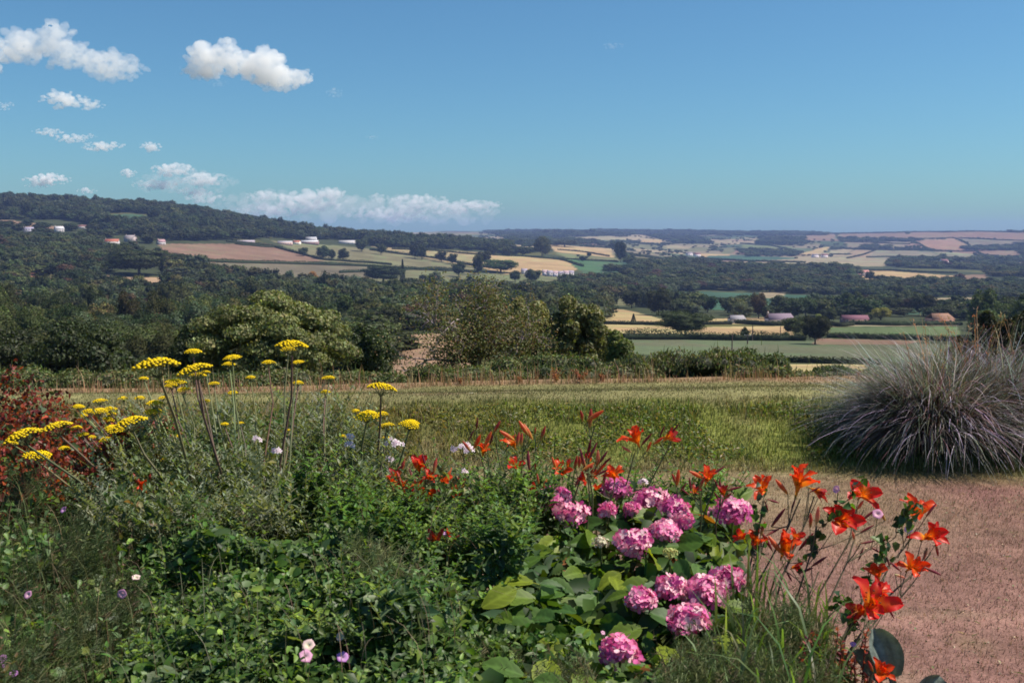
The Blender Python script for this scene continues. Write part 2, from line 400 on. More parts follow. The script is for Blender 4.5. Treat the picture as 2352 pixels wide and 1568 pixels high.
def crown_data(rng, w, h, nlobe, nleaf, leaf, col, base=.18, flat=1., core=True, colvar=.22, lobe_r=.34, loose=.17):
    """a crown of leaf clumps in lobes; unit: metres, sits on z = base*h .. h. returns list of (V,F,C)"""
    out = []
    zc = h * (base + 1) / 2; rz = h * (1 - base) / 2
    c = []
    for i in range(nlobe):
        fz = 1 - 2 * (i + .5) / nlobe; fa = i * 2.39996 + rng.normal(0, .25); d = unit(np.array([math.cos(fa) * math.sqrt(1 - fz * fz), math.sin(fa) * math.sqrt(1 - fz * fz), fz]) + rng.normal(0, .12, 3)); rr = rng.uniform(.52, .80) if i else 0
        c.append([d[0] * rr * w / 2, d[1] * rr * w / 2, zc + d[2] * rr * rz])
    c = np.array(c); lr = rng.uniform(.75, 1.2, nlobe) * lobe_r
    rad = np.stack([lr * w / 2 * 1.15, lr * w / 2 * 1.15, lr * rz * 1.15 * flat], 1)
    rad[0] *= 1.5
    k = rng.choice(nlobe, nleaf * 2, p=(rad[:, 0] ** 2) / (rad[:, 0] ** 2).sum())
    n = rdir(rng, nleaf * 2); n[:, 2] = np.where(rng.random(len(n)) < .65, np.abs(n[:, 2]), n[:, 2])
    r = (1.12 - np.abs(rng.normal(0, loose, len(n))))[:, None]
    P = c[k] + n * rad[k] * r
    # drop points deep inside another lobe
    deep = np.zeros(len(P), bool)
    for i in range(nlobe):
        q = (P - c[i]) / rad[i]; deep |= ((q ** 2).sum(1) < .55) & (k != i)
    keep = np.where(~deep)[0][:nleaf]
    P, n, k = P[keep], n[keep], k[keep]
    m = len(P)
    N = unit(n + rng.normal(0, .45, (m, 3))); D = unit(np.cross(N, rdir(rng, m)) - [0, 0, .3])
    L = leaf * rng.uniform(.6, 1.5, m)
    lobe_c = np.exp(rng.normal(0, .12, nlobe))[k][:, None]
    cc = jit(np.asarray(col), m, rng, colvar, .07) * lobe_c
    V, Fc, Cc = leaves(P - D * (L / 2)[:, None], D, N, L, L * rng.uniform(.5, .9, m), cc, .2, .1)
    V[:, 2] = np.maximum(V[:, 2], h * .02)
    out.append((V, Fc, Cc))
    if core:
        Vi, Fi = ICO1
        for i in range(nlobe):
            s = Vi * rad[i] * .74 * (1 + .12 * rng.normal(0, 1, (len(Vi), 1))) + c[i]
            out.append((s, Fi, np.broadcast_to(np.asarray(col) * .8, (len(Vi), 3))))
    return out, c

def trunk_data(rng, w, h, c, col=(.10, .08, .06), limbs=5, base=.2):
    mb = MB(); r0 = w * .028
    top = np.array([rng.normal(0, .03) * w, rng.normal(0, .03) * w, h * .6])
    mb.tube([[0, 0, -h * .1], [0, 0, h * .08], top * [.5, .5, .55], top], [r0 * 1.3, r0, r0 * .75, r0 * .35], col, 6)
    for i in range(min(limbs, len(c))):
        s = top * rng.uniform(.35, .8); e = c[i]
        mb.tube([s, s * .4 + e * .6 + [0, 0, -h * .02], e], [r0 * .45, r0 * .3, r0 * .1], col, 4)
    return mb

def join(parts, name, mat):
    mb = MB()
    for V, Fc, Cc in parts: mb.add(V, Fc, Cc)
    return mb.mesh(name, mat)

GREENS = {'dark': (.042, .055, .022), 'mid': (.062, .080, .028), 'olive': (.095, .100, .036), 'grey': (.080, .098, .055), 'brown': (.085, .06, .032), 'orange': (.24, .12, .03),
          'yellow': (.26, .25, .06), 'red': (.065, .038, .032)}
WORD = {'dark': 'dark green', 'mid': 'mid green', 'olive': 'olive green', 'grey': 'grey green', 'brown': 'brownish', 'orange': 'orange leaved', 'yellow': 'yellow green', 'red': 'dark red leaved'}
PROTO = {}
def proto(colour, form, det):
    key = (colour, form, det)
    if key not in PROTO:
        PROTO[key] = []
        for q in range(3 if det == 'far' else 3):
            rng = np.random.default_rng(hash_key(key) + q)
            nl, lf, sz = {'far': (420, .0, .085), 'mid': (2000, 0, .05), 'near': (5200, 0, .028)}[det]
            if form == 'round': cp, cc = crown_data(rng, 1, 1, 15, nl, sz, GREENS[colour], base=.10)
            elif form == 'tall': cp, cc = crown_data(rng, .8, 1.15, 13, nl, sz, GREENS[colour], base=.06)
            elif form == 'wide': cp, cc = crown_data(rng, 1.25, .85, 18, nl, sz, GREENS[colour], base=.14, flat=.8)
            elif form == 'cone':
                t = rng.random(nl); an = rng.uniform(0, 6.28, nl); rr = (1 - t) * .32 * rng.uniform(.7, 1.1, nl) + .02
                P = np.stack([rr * np.cos(an), rr * np.sin(an), .04 + t * .96], 1)
                N = unit(np.stack([np.cos(an), np.sin(an), an * 0 + .5], 1) + rng.normal(0, .3, (nl, 3))); D = unit(np.stack([np.cos(an), np.sin(an), -.5 + an * 0], 1) + rng.normal(0, .3, (nl, 3)))
                cp = [leaves(P, D, N, sz * 1.3, sz * .8, jit(GREENS[colour], nl, rng))]; cc = np.zeros((0, 3))
            PROTO[key].append((join(cp, 'crown', M_FARLEAF), trunk_data(rng, 1, 1, cc, limbs=4).mesh('trunk', M_BARK), cp))
    return PROTO[key]
def hash_key(k):
    return sum(ord(ch) * (i + 1) for i, ch in enumerate(str(k)))

RT = random.Random(7)
def plant_tree(P, w, h, colour='dark', form='round', det='mid', label=None, group=None, name='tree', parts=True):
    me, tr, _ = RT.choice(proto(colour, form, det))
    rz = RT.uniform(0, 6.28)
    if parts:
        t = thing(name, label, 'tree', P, (0, 0, rz), (w, w, h), group)
        obj('crown', me, t); obj('trunk', tr, t)
        return t
    return obj(name, me, None, P, (0, 0, rz), (w, w, h), label, 'tree', group)

def tree_px(u, v, wpx, hpx, colour='dark', form='round', det='mid', label=None, group=None, Y=None, name='tree'):
    Y = Y or hit(u, v); P = gp(np.array([u]), np.array([Y]))[0]
    return plant_tree(P, wpx * Y / FPX, hpx * Y / FPX, colour, form, det, label, group, name)

# lone trees that can be pointed at
LONE = [
 (1574, 776, 100, 74, 'dark', 'wide', 'near', 'broad dark oak standing alone on the pale stubble field'),
 (1872, 791, 62, 66, 'dark', 'round', 'near', 'round dark tree at the field corner right of the oak'),
 (1826, 774, 62, 46, 'mid', 'round', 'mid', 'lower green tree behind the left side of the round dark tree'),
 (1710, 781, 22, 27, 'dark', 'round', 'mid', 'small dark bush like tree in the hedge right of the oak'),
 (1805, 778, 20, 14, 'dark', 'round', 'mid', 'tiny round bush at the right end of the stubble field'),
 (1455, 741, 17, 20, 'dark', 'cone', 'mid', 'small dark conifer left of the oak behind the hedge'),
 (1633, 736, 10, 13, 'dark', 'cone', 'mid', 'tiny dark conifer right of the oak behind the hedge'),
 (1409, 708, 27, 34, 'dark', 'tall', 'mid', 'upright dark tree at the left edge of the valley fields'),
 (1451, 708, 48, 42, 'dark', 'round', 'mid', 'rounded dark tree beside the pale cone shaped tree'),
 (1467, 704, 22, 48, 'grey', 'cone', 'mid', 'pale cone shaped tree behind two rounded dark trees'),
 (1512, 725, 62, 56, 'dark', 'round', 'mid', 'large dark tree above the left shoulder of the oak'),
 (1625, 718, 46, 42, 'dark', 'round', 'mid', 'dark tree above the right shoulder of the oak'),
 (1672, 719, 40, 38, 'dark', 'round', 'mid', 'dark tree just left of the pale olive round tree'),
 (1703, 738, 54, 42, 'grey', 'round', 'mid', 'pale olive round tree beside the low pale roof'),
 (1742, 732, 46, 54, 'brown', 'tall', 'mid', 'red brown tree between the pale roof and the slate cottage'),
 (1790, 722, 50, 40, 'dark', 'round', 'mid', 'dark tree directly behind the slate roofed cottage'),
 (1850, 730, 52, 46, 'mid', 'round', 'mid', 'green tree right of the slate roofed cottage'),
 (1880, 735, 16, 15, 'yellow', 'round', 'mid', 'small yellow bush behind the round dark tree'),
 (1914, 733, 17, 28, 'yellow', 'cone', 'mid', 'yellow pointed conifer left of the pink roof'),
 (1905, 738, 34, 30, 'dark', 'round', 'mid', 'dark tree in front of the yellow pointed conifer'),
 (2023, 736, 46, 30, 'yellow', 'round', 'mid', 'pale yellow spreading tree right of the pink roof'),
 (1995, 738, 22, 20, 'dark', 'round', 'mid', 'small dark bush in front of the pale yellow tree'),
 (2043, 722, 46, 40, 'dark', 'round', 'mid', 'dark tree behind the pale yellow spreading tree'),
 (2085, 722, 40, 36, 'red', 'round', 'mid', 'reddish tree between two dark trees right of the yellow one'),
 (2121, 726, 56, 50, 'dark', 'round', 'mid', 'tall dark tree left of the orange roofed barn'),
 (1997, 645, 24, 22, 'dark', 'round', 'far', 'dark tree in front of the white farmhouse on the rise'),
 (697, 589, 24, 20, 'dark', 'round', 'mid', 'leftmost hedge tree below the white barns'),
 (742, 596, 32, 28, 'dark', 'round', 'mid', 'larger of the paired hedge trees below the barns'),
 (762, 597, 20, 24, 'dark', 'round', 'mid', 'smaller of the paired hedge trees below the barns'),
 (788, 599, 26, 26, 'dark', 'round', 'mid', 'lone hedge tree right of the pair below the barns'),
 (830, 578, 30, 30, 'dark', 'round', 'mid', 'hedge tree at the corner right of the right barn'),
 (875, 586, 24, 26, 'dark', 'round', 'mid', 'hedge tree in the middle field between bare slopes'),
 (953, 594, 28, 32, 'dark', 'round', 'mid', 'left of two touching hedge trees on the mid slope'),
 (969, 596, 24, 30, 'dark', 'round', 'mid', 'right of two touching hedge trees on the mid slope'),
 (1014, 603, 26, 26, 'dark', 'round', 'mid', 'hedge tree right of the touching pair on the slope'),
 (1040, 608, 22, 25, 'dark', 'round', 'mid', 'narrow hedge tree beside a spreading one on the slope'),
 (1054, 636, 34, 34, 'dark', 'round', 'mid', 'dark round tree low on the slope left of the tan field'),
 (1099, 632, 32, 42, 'dark', 'tall', 'mid', 'tall dark tree at the left corner of the tan field'),
 (1113, 608, 28, 32, 'dark', 'round', 'mid', 'dark tree at the top left corner of the tan field'),
 (1133, 586, 24, 22, 'dark', 'round', 'mid', 'small tree on the pale strip above the tan field'),
 (1165, 588, 24, 18, 'dark', 'round', 'mid', 'squat tree above the upper edge of the tan field'),
 (1200, 588, 34, 22, 'dark', 'round', 'mid', 'bushy tree above the middle of the tan field'),
 (1245, 590, 44, 42, 'dark', 'round', 'mid', 'big dark tree clump above the right of the tan field'),
 (1183, 648, 28, 26, 'dark', 'round', 'mid', 'round dark tree left below the tan field'),
 (1224, 650, 36, 32, 'dark', 'round', 'mid', 'round dark tree below the tan field near white houses'),
 (1150, 626, 70, 34, 'mid', 'wide', 'mid', 'wide bushy tree at the lower left of the tan field'),
 (720, 652, 24, 28, 'orange', 'round', 'mid', 'single orange leaved tree among the green woods'),
 (881, 650, 76, 46, 'dark', 'wide', 'mid', 'wide dark clump like tree below the grey field'),
 (925, 648, 18, 50, 'dark', 'cone', 'mid', 'pointed dark conifer beside the wide dark tree'),
 (970, 645, 18, 14, 'dark', 'round', 'mid', 'small round tree right of the pointed conifer'),
 (1000, 652, 30, 28, 'grey', 'round', 'mid', 'grey green tree right of the pointed conifer'),
 (1339, 600, 20, 13, 'dark', 'round', 'far', 'small round bush tree in the green field on the rise'),
 (1353, 590, 12, 10, 'dark', 'round', 'far', 'tiny round tree at the foot of the upper tan field'),
 (1328, 590, 8, 6, 'dark', 'round', 'far', 'tiniest bush at the foot of the upper tan field'),
 (1426, 603, 36, 42, 'dark', 'tall', 'mid', 'dark tall clump at the right end of the upper tan field'),
 (1412, 578, 30, 26, 'dark', 'round', 'far', 'dark tree on the crest right of the upper tan field'),
 (1297, 567, 56, 18, 'dark', 'wide', 'far', 'long dark clump above the upper tan field'),
 (1376, 566, 16, 10, 'dark', 'round', 'far', 'small tree above the right of the upper tan field'),
 (320, 632, 112, 70, 'dark', 'wide', 'mid', 'large very dark cedar like tree on the left wooded slope'),
 (110, 745, 92, 66, 'mid', 'round', 'mid', 'rounded green tree low on the left wooded slope'),
 (275, 608, 50, 46, 'mid', 'round', 'mid', 'tree directly below the red roofed white house'),
]
for u, v, wp, hp, cl, fm, dt, lb in LONE:
    tree_px(u, v, wp * 1.05, hp * 1.05, cl, fm, dt, lb)
# ------------------------------------------------------------------ woods
W_LEFT = [(-700, 552), (60, 552), (250, 570), (372, 590), (430, 612), (540, 642), (700, 656), (850, 662), (1000, 668), (1280, 668), (1400, 700), (1385, 740), (1250, 775), (1080, 775), (1000, 758), (890, 768), (872, 905), (-700, 905)]
W_HILL = [(-700, 395), (100, 440), (400, 455), (700, 505), (1000, 530), (1165, 540), (1168, 578), (1040, 574), (900, 568), (830, 564), (760, 553), (640, 548), (520, 552), (378, 556), (250, 530), (150, 505), (-700, 500)]
W_STRIP = [(-700, 515), (120, 520), (330, 520), (378, 556), (300, 565), (-700, 556)]
CLEAR = [[(232, 626), (335, 634), (430, 640), (430, 662), (330, 654), (235, 662)], [(40, 624), (75, 626), (135, 642), (130, 672), (90, 668)], [(235, 492), (300, 489), (374, 498), (380, 513), (300, 515), (238, 511)],
         [(-60, 500), (40, 508), (130, 520), (215, 515), (215, 522), (120, 526), (-60, 515)]]
W_VAL = [[(1290, 650), (1480, 636), (1540, 618), (1700, 612), (1960, 616), (1985, 650), (2060, 652), (2200, 648), (2240, 655), (2700, 652), (2700, 690), (2275, 692), (2240, 680), (2080, 684), (2030, 690), (1960, 682), (1800, 673), (1600, 666), (1500, 684), (1290, 672)],
         [(1480, 690), (1540, 694), (1640, 714), (1760, 714), (1960, 708), (2040, 706), (2270, 722), (2280, 742), (2150, 738), (1900, 736), (1830, 738), (1720, 732), (1560, 730), (1480, 716)],
         [(1395, 585), (1440, 592), (1430, 600), (1700, 618), (1560, 628), (1500, 632), (1380, 628), (1430, 612)],
         [(2030, 606), (2700, 606), (2700, 640), (2280, 636), (2260, 620), (2050, 615)],
         [(1170, 576), (1270, 582), (1270, 590), (1120, 584)],
         [(1230, 664), (1430, 670), (1430, 690), (1290, 684)],
         [(2270, 715), (2700, 715), (2700, 800), (2290, 800), (2230, 770)],
         [(1540, 600), (1640, 603), (1640, 612), (1540, 610)]]
W_FAR = [[(1100, 527), (1900, 527), (1900, 541), (1700, 541), (1560, 540), (1440, 539), (1320, 545), (1160, 548)], [(1170, 548), (1330, 552), (1400, 560), (1280, 564), (1180, 562)],
         [(1480, 542), (1600, 545), (1640, 560), (1560, 560)], [(1750, 545), (1850, 548), (1840, 566), (1740, 562)], [(1700, 575), (1840, 580), (1830, 590), (1720, 590)],
         [(1925, 550), (2090, 550), (2110, 554), (2090, 556), (1935, 556)], [(2320, 528), (2700, 526), (2700, 536), (2320, 535)], [(2200, 568), (2360, 566), (2360, 574), (2230, 576)], [(2340, 560), (2700, 560), (2700, 600), (2350, 592)],
         [(2060, 594), (2260, 598), (2700, 598), (2700, 606), (2040, 604)], [(1980, 566), (2050, 566), (2045, 574), (1985, 574)]]
EXCL_LONE = [(u, v, wp, hp) for u, v, wp, hp, *_ in LONE]
def scatter(polys, sp, ya, yb, rng, clear=(), dens=1.0):
    """jittered world grid of ground points whose projection lies in the polygons"""
    xs = []; y = ya; res = []
    while y < yb:
        s = sp(y); half = 1.02 * y * 1.0
        x = np.arange(-half, half, s); x = x + rng.uniform(-.38, .38, len(x)) * s; yy = y + rng.uniform(-.38, .38, len(x)) * s
        res.append(np.stack([x, yy], 1)); y += s * .9
    Q = np.concatenate(res); Q = Q[rng.random(len(Q)) < dens]
    z = gz(Q[:, 0], Q[:, 1]); P = np.concatenate([Q, z[:, None]], 1); u, v = proj(P)
    m = np.zeros(len(P), bool)
    for p in polys: m |= inpoly(u, v, p)
    for p in clear: m &= ~inpoly(u, v, p)
    m &= (u > -420) & (u < 2760)
    # ground must be able to be seen above the terrain in front of it (12 m of tree)
    P, u, v = P[m], u[m], v[m]
    vis = np.ones(len(P), bool)
    for k in range(1, 26):
        Yk = P[:, 1] * (1 - k / 28.); vis &= ~((tv(u, np.maximum(Yk, 15)) < v - 17 * FPX / P[:, 1]) & (Yk > 60))
    return P[vis], u[vis], v[vis]

rng = np.random.default_rng(3)
allP = []
def add_wood(polys, sp, ya, yb, hmean, clear=(), dens=1., wide=1.2, tag='left'):
    P, u, v = scatter(polys, sp, ya, yb, rng, clear, dens)
    for p, a, b in zip(P, u, v):
        s = sp(p[1]); h = hmean * float(np.exp(rng.normal(0, .2)))
        if tag == 'left': h = min(h, float(np.interp(a, [0, 560, 760, 1000], [150, 105, 66, 60])) * p[1] / FPX * rng.uniform(.75, 1.1))
        allP.append((p, a, b, s * wide * float(np.exp(rng.normal(0, .16))), h, tag))
add_wood([W_LEFT], lambda y: 7.5 + y * .006, 125, 1300, 11, CLEAR, .96)
add_wood([W_STRIP], lambda y: 12 + y * .003, 900, 1900, 10, CLEAR, .5, tag='village')
add_wood([W_HILL], lambda y: 12 + y * .0035, 1300, 2500, 15, CLEAR, 1, tag='ridge')
add_wood(W_VAL, lambda y: 10 + y * .0055, 300, 2600, 11, [], .8, tag='valley')
add_wood(W_FAR, lambda y: 20 + y * .003, 2300, 7000, 12, [], .75, tag='far')
# hedge trees on the borders of the small far fields
P, u, v = scatter([[(1100, 527), (2700, 525), (2700, 612), (1300, 606), (1100, 560)]], lambda y: 13 + y * .0012, 2300, 7000, rng, [], 1.)
fx = (P[:, 0] + 90 * np.sin(P[:, 1] / 260.)) / 210.; fy = (P[:, 1] + 70 * np.sin(P[:, 0] / 190.)) / 330.
ex = np.abs(fx - np.round(fx)) * 210; ey = np.abs(fy - np.round(fy)) * 330
clmp = vnoise(np.stack([P[:, 0], P[:, 1], P[:, 1] * 0], 1), 260., 91, 2)
kp = (((ex < 11) | (ey < 13)) & (rng.random(len(P)) < .34)) | (clmp > .72) | (rng.random(len(P)) < .01)
for _a, _b, poly, _c in FIELDS: kp &= ~(inpoly(u, v - 1.0, poly))
for p, a, b in zip(P[kp], u[kp], v[kp]): allP.append((p, a, b, rng.uniform(10, 16), rng.uniform(4, 8), 'farhedge'))
# keep woods off the lone trees, the houses and in front of them
HOUSE_PX = [(300, 545, 34), (252, 556, 26), (372, 552, 16), (64, 528, 20), (135, 526, 18), (188, 518, 18), (655, 556, 50), (712, 556, 44), (800, 556, 46), (1692, 741, 24), (1790, 741, 42), (1962, 737, 40), (2158, 741, 36), (1982, 630, 16), (1255, 629, 12), (1300, 629, 14)]
def near_lone(u, v):
    for a, b, wp, hp in EXCL_LONE:
        if abs(u - a) < wp * .45 and -hp * .25 < v - b < hp * .55: return True
    for a, b, r in HOUSE_PX:
        if abs(u - a) < r and -4 < v - b < 26: return True
    return False
allP = [t for t in allP if not near_lone(t[1], t[2])]
for t in allP: pass
print('wood trees', len(allP))
size = np.array([t[4] / t[0][1] for t in allP]); inframe = np.array([-40 < t[1] < 2390 for t in allP])
order = np.argsort(-size * inframe)
COLW = {'left': (['dark', 'mid', 'olive', 'grey', 'brown', 'red'], [.44, .28, .13, .12, .025, .005]), 'village': (['dark', 'mid', 'grey'], [.6, .3, .1]), 'ridge': (['dark', 'mid', 'grey'], [.65, .25, .1]),
        'valley': (['dark', 'mid', 'grey', 'olive', 'brown', 'red'], [.52, .24, .13, .07, .03, .01]), 'far': (['dark', 'mid'], [.7, .3]), 'farhedge': (['dark', 'mid', 'grey'], [.6, .3, .1])}
PLACE = {'left': 'in the wooded slope left of the valley', 'valley': 'in the tree belt across the valley floor', 'ridge': 'in the wood on the left ridge', 'village': 'among the hillside houses at upper left', 'far': 'on the far hills', 'farhedge': 'on the far hills'}
farparts = {}
FARC = bpy.data.collections.new('far_crowns'); FIDX = {}
for cl in ('dark', 'mid', 'olive', 'grey', 'brown', 'red'):
    for fm in ('round', 'tall', 'wide'):
        FIDX[(cl, fm)] = len(FIDX)
        for q in range(3):
            FARC.objects.link(bpy.data.objects.new('crown_%03d' % ((len(FIDX) - 1) * 3 + q), proto(cl, fm, 'far')[q][0]))
for rank, i in enumerate(order):
    p, u, v, wd, h, tag = allP[i]
    cl = str(rng.choice(COLW[tag][0], p=COLW[tag][1]))
    if tag == 'left' and 40 < u < 200 and 625 < v < 700 and rng.random() < .12: cl = 'brown'
    fm = str(rng.choice(['round', 'tall', 'wide'], p=[.5, .25, .25]))
    hb = 1.15
    if rank < 290 and inframe[i]:
        shape = {'round': 'rounded', 'tall': 'tall crowned', 'wide': 'spreading'}[fm]
        depth = 'near the foot' if v > 800 else 'on the lower half' if v > 720 else 'on the upper half'
        lb = f"{WORD[cl]} {shape} tree {depth} of the left wooded slope, {'leftmost third' if u < 330 else 'middle third' if u < 700 else 'right third'}" if tag == 'left' else f"{WORD[cl]} {shape} tree {PLACE[tag]}"
        plant_tree(p, wd * 1.1, h * hb, cl, fm, 'near' if rank < 110 else 'mid', lb, 'woodland trees: ' + WORD[cl] + ' ' + shape)
    else:
        farparts.setdefault(tag, []).append((p, rng.uniform(0, 6.28), wd * 1.1, h, FIDX[(cl, fm)] * 3 + int(rng.integers(3))))
def gn_scatter(coll):
    ng = bpy.data.node_groups.new('scatter_crowns', 'GeometryNodeTree'); N = ng.nodes; L = ng.links
    ng.interface.new_socket('Geometry', in_out='INPUT', socket_type='NodeSocketGeometry'); ng.interface.new_socket('Geometry', in_out='OUTPUT', socket_type='NodeSocketGeometry')
    gi = N.new('NodeGroupInput'); go = N.new('NodeGroupOutput'); ip = N.new('GeometryNodeInstanceOnPoints'); ci = N.new('GeometryNodeCollectionInfo')
    ci.inputs['Collection'].default_value = coll; ci.inputs['Separate Children'].default_value = True; ci.inputs['Reset Children'].default_value = True
    def attr(nm, ty):
        a = N.new('GeometryNodeInputNamedAttribute'); a.data_type = ty; a.inputs['Name'].default_value = nm; return a.outputs['Attribute']
    L.new(gi.outputs[0], ip.inputs['Points']); L.new(ci.outputs[0], ip.inputs['Instance']); ip.inputs['Pick Instance'].default_value = True
    L.new(attr('pick', 'INT'), ip.inputs['Instance Index']); L.new(attr('rot', 'FLOAT_VECTOR'), ip.inputs['Rotation']); L.new(attr('size', 'FLOAT_VECTOR'), ip.inputs['Scale'])
    L.new(ip.outputs[0], go.inputs[0]); return ng
GN = gn_scatter(FARC)
for tag, rows in farparts.items():
    me = bpy.data.meshes.new('woodland'); n = len(rows); me.vertices.add(n); me.vertices.foreach_set('co', np.array([r[0] for r in rows], np.float32).ravel())
    for nm, ty, arr in (('rot', 'FLOAT_VECTOR', np.array([[0, 0, r[1]] for r in rows])), ('size', 'FLOAT_VECTOR', np.array([[r[2], r[2], r[3]] for r in rows]))):
        me.attributes.new(nm, ty, 'POINT').data.foreach_set('vector', arr.astype(np.float32).ravel())
    me.attributes.new('pick', 'INT', 'POINT').data.foreach_set('value', np.array([r[4] for r in rows], np.int32))
    o = obj('woodland', me, label={'left': 'mass of mixed green broadleaf wood filling the slope at left', 'village': 'loose trees between the houses on the upper left hillside', 'ridge': 'dark wood covering the left ridge up to the skyline',
        'valley': 'broad belts of dark trees across the valley floor', 'far': 'bluish strips of wood along the far hills', 'farhedge': 'thin dotted lines of hedge trees between the far hill fields'}[tag], cat='woodland', kind='stuff')
    md = o.modifiers.new('scatter', 'NODES'); md.node_group = GN

# ------------------------------------------------------------------ hedgerows: polyline in the frame, height m
HEDGES = [
 ([(1430, 780), (1560, 780), (1700, 782), (1850, 783)], 3.0, 'dark hedge along the foot of the stubble field under the oak'),
 ([(1900, 776), (2000, 779), (2120, 781), (2230, 786)], 2.6, 'dark hedge under the bright green field at right'),
 ([(1380, 745), (1520, 747), (1680, 745)], 2.2, 'low hedge behind the stubble field left of the oak'),
 ([(1690, 743), (1760, 748), (1860, 748)], 2.8, 'trimmed dark hedge in front of the slate roofed cottage'),
 ([(1900, 745), (1925, 752), (1960, 747)], 2.5, 'short hedge at the corner of the bright green field'),
 ([(1950, 746), (2050, 748), (2210, 747)], 2.8, 'long trimmed hedge behind the bright green field'),
 ([(1770, 831), (1900, 835), (2020, 838)], 1.6, 'low dark hedge closing the grey field behind the scrub'),
 ([(1500, 683), (1620, 686), (1700, 690)], 2.5, 'thin hedge across the blue green valley field'),
 ([(1230, 668), (1330, 668), (1400, 674)], 2.5, 'hedge left of the blue green valley field'),
 ([(375, 588), (420, 592), (470, 602)], 4, 'short dark hedge at the left end of the pink field'),
 ([(440, 601), (560, 605), (700, 608), (850, 613), (950, 620), (1100, 626)], 4, 'long double hedge line under the pink fields'),
 ([(520, 556), (620, 566), (660, 577), (740, 598), (830, 604), (900, 609)], 3.6, 'curving hedge sloping down from the barns'),
 ([(540, 562), (600, 568), (650, 570)], 3.2, 'short hedge across the top of the pink field'),
 ([(850, 575), (900, 582), (1000, 594), (1090, 612), (1160, 620)], 3.6, 'hedge slanting down across the middle slope to the tan field'),
 ([(900, 573), (1000, 577), (1100, 586)], 3.2, 'hedge along the top of the middle tan strip'),
 ([(1120, 586), (1200, 590), (1290, 597), (1340, 614)], 3.6, 'hedge along the top and right end of the tan field'),
 ([(780, 628), (900, 622), (1000, 618), (1100, 628)], 3.4, 'dark hedge low on the grey slope'),
 ([(1190, 662), (1270, 664), (1290, 668)], 3, 'short hedge below the tan field'),
 ([(1270, 594), (1350, 599), (1420, 602)], 3.4, 'hedge between the upper tan field and the green one'),
 ([(1280, 574), (1340, 579), (1400, 590)], 3, 'lower hedge of the upper tan field'),
 ([(1340, 563), (1400, 570)], 3.4, 'upper hedge of the upper tan field'),
 ([(1430, 602), (1480, 608), (1530, 613)], 3.4, 'hedge between two green fields on the rise'),
 ([(1985, 622), (2040, 622), (2120, 626), (2200, 628)], 3.4, 'hedge above the field right of the white farmhouse'),
 ([(2000, 640), (2040, 641), (2085, 648)], 5, 'thick hedge below the field right of the white farmhouse'),
 ([(2090, 550), (2200, 547), (2240, 575), (2260, 590)], 4.5, 'hedge round the pink field on the far right hill'),
 ([(2200, 547), (2290, 552), (2400, 555)], 4.5, 'hedge between two fields high on the right hill'),
 ([(2100, 552), (2120, 570), (2160, 578)], 4.5, 'curved hedge left of the pink field on the far hill'),
 ([(1930, 556), (2000, 558), (2090, 562)], 4.5, 'upper terrace hedge on the far right hill'),
 ([(1940, 573), (2020, 575), (2130, 577), (2240, 579)], 4.5, 'middle terrace hedge on the far right hill'),
 ([(1990, 592), (2070, 590), (2160, 592), (2260, 596)], 4.5, 'lower terrace hedge on the far right hill'),
 ([(1945, 595), (1985, 586), (2015, 573)], 4.5, 'slanting hedge between tan fields on the far hill'),
 ([(1905, 585), (1945, 585)], 4.5, 'short hedge left of the slanting one on the far hill'),
 ([(2280, 575), (2340, 574)], 4.5, 'short hedge at the right edge of the far hill'),
 ([(2060, 530), (2200, 529), (2330, 529)], 7, 'tree lined hedge along the skyline of the right hill'),
 ([(1880, 531), (1960, 531), (2060, 532)], 7, 'broken hedge along the skyline left of the right hill'),
 ([(1600, 594), (1700, 600), (1850, 604)], 5, 'dark hedge in the distant valley mouth'),
 ([(1700, 560), (1780, 566), (1830, 578)], 5, 'hedge round the pale green field on the far slope'),
 ([(2140, 722), (2200, 724), (2270, 723)], 3, 'hedge under the small blue green field at right'),
 ([(235, 660), (300, 652), (340, 655)], 3, 'bushy hedge through the bare clearing on the left slope'),
]
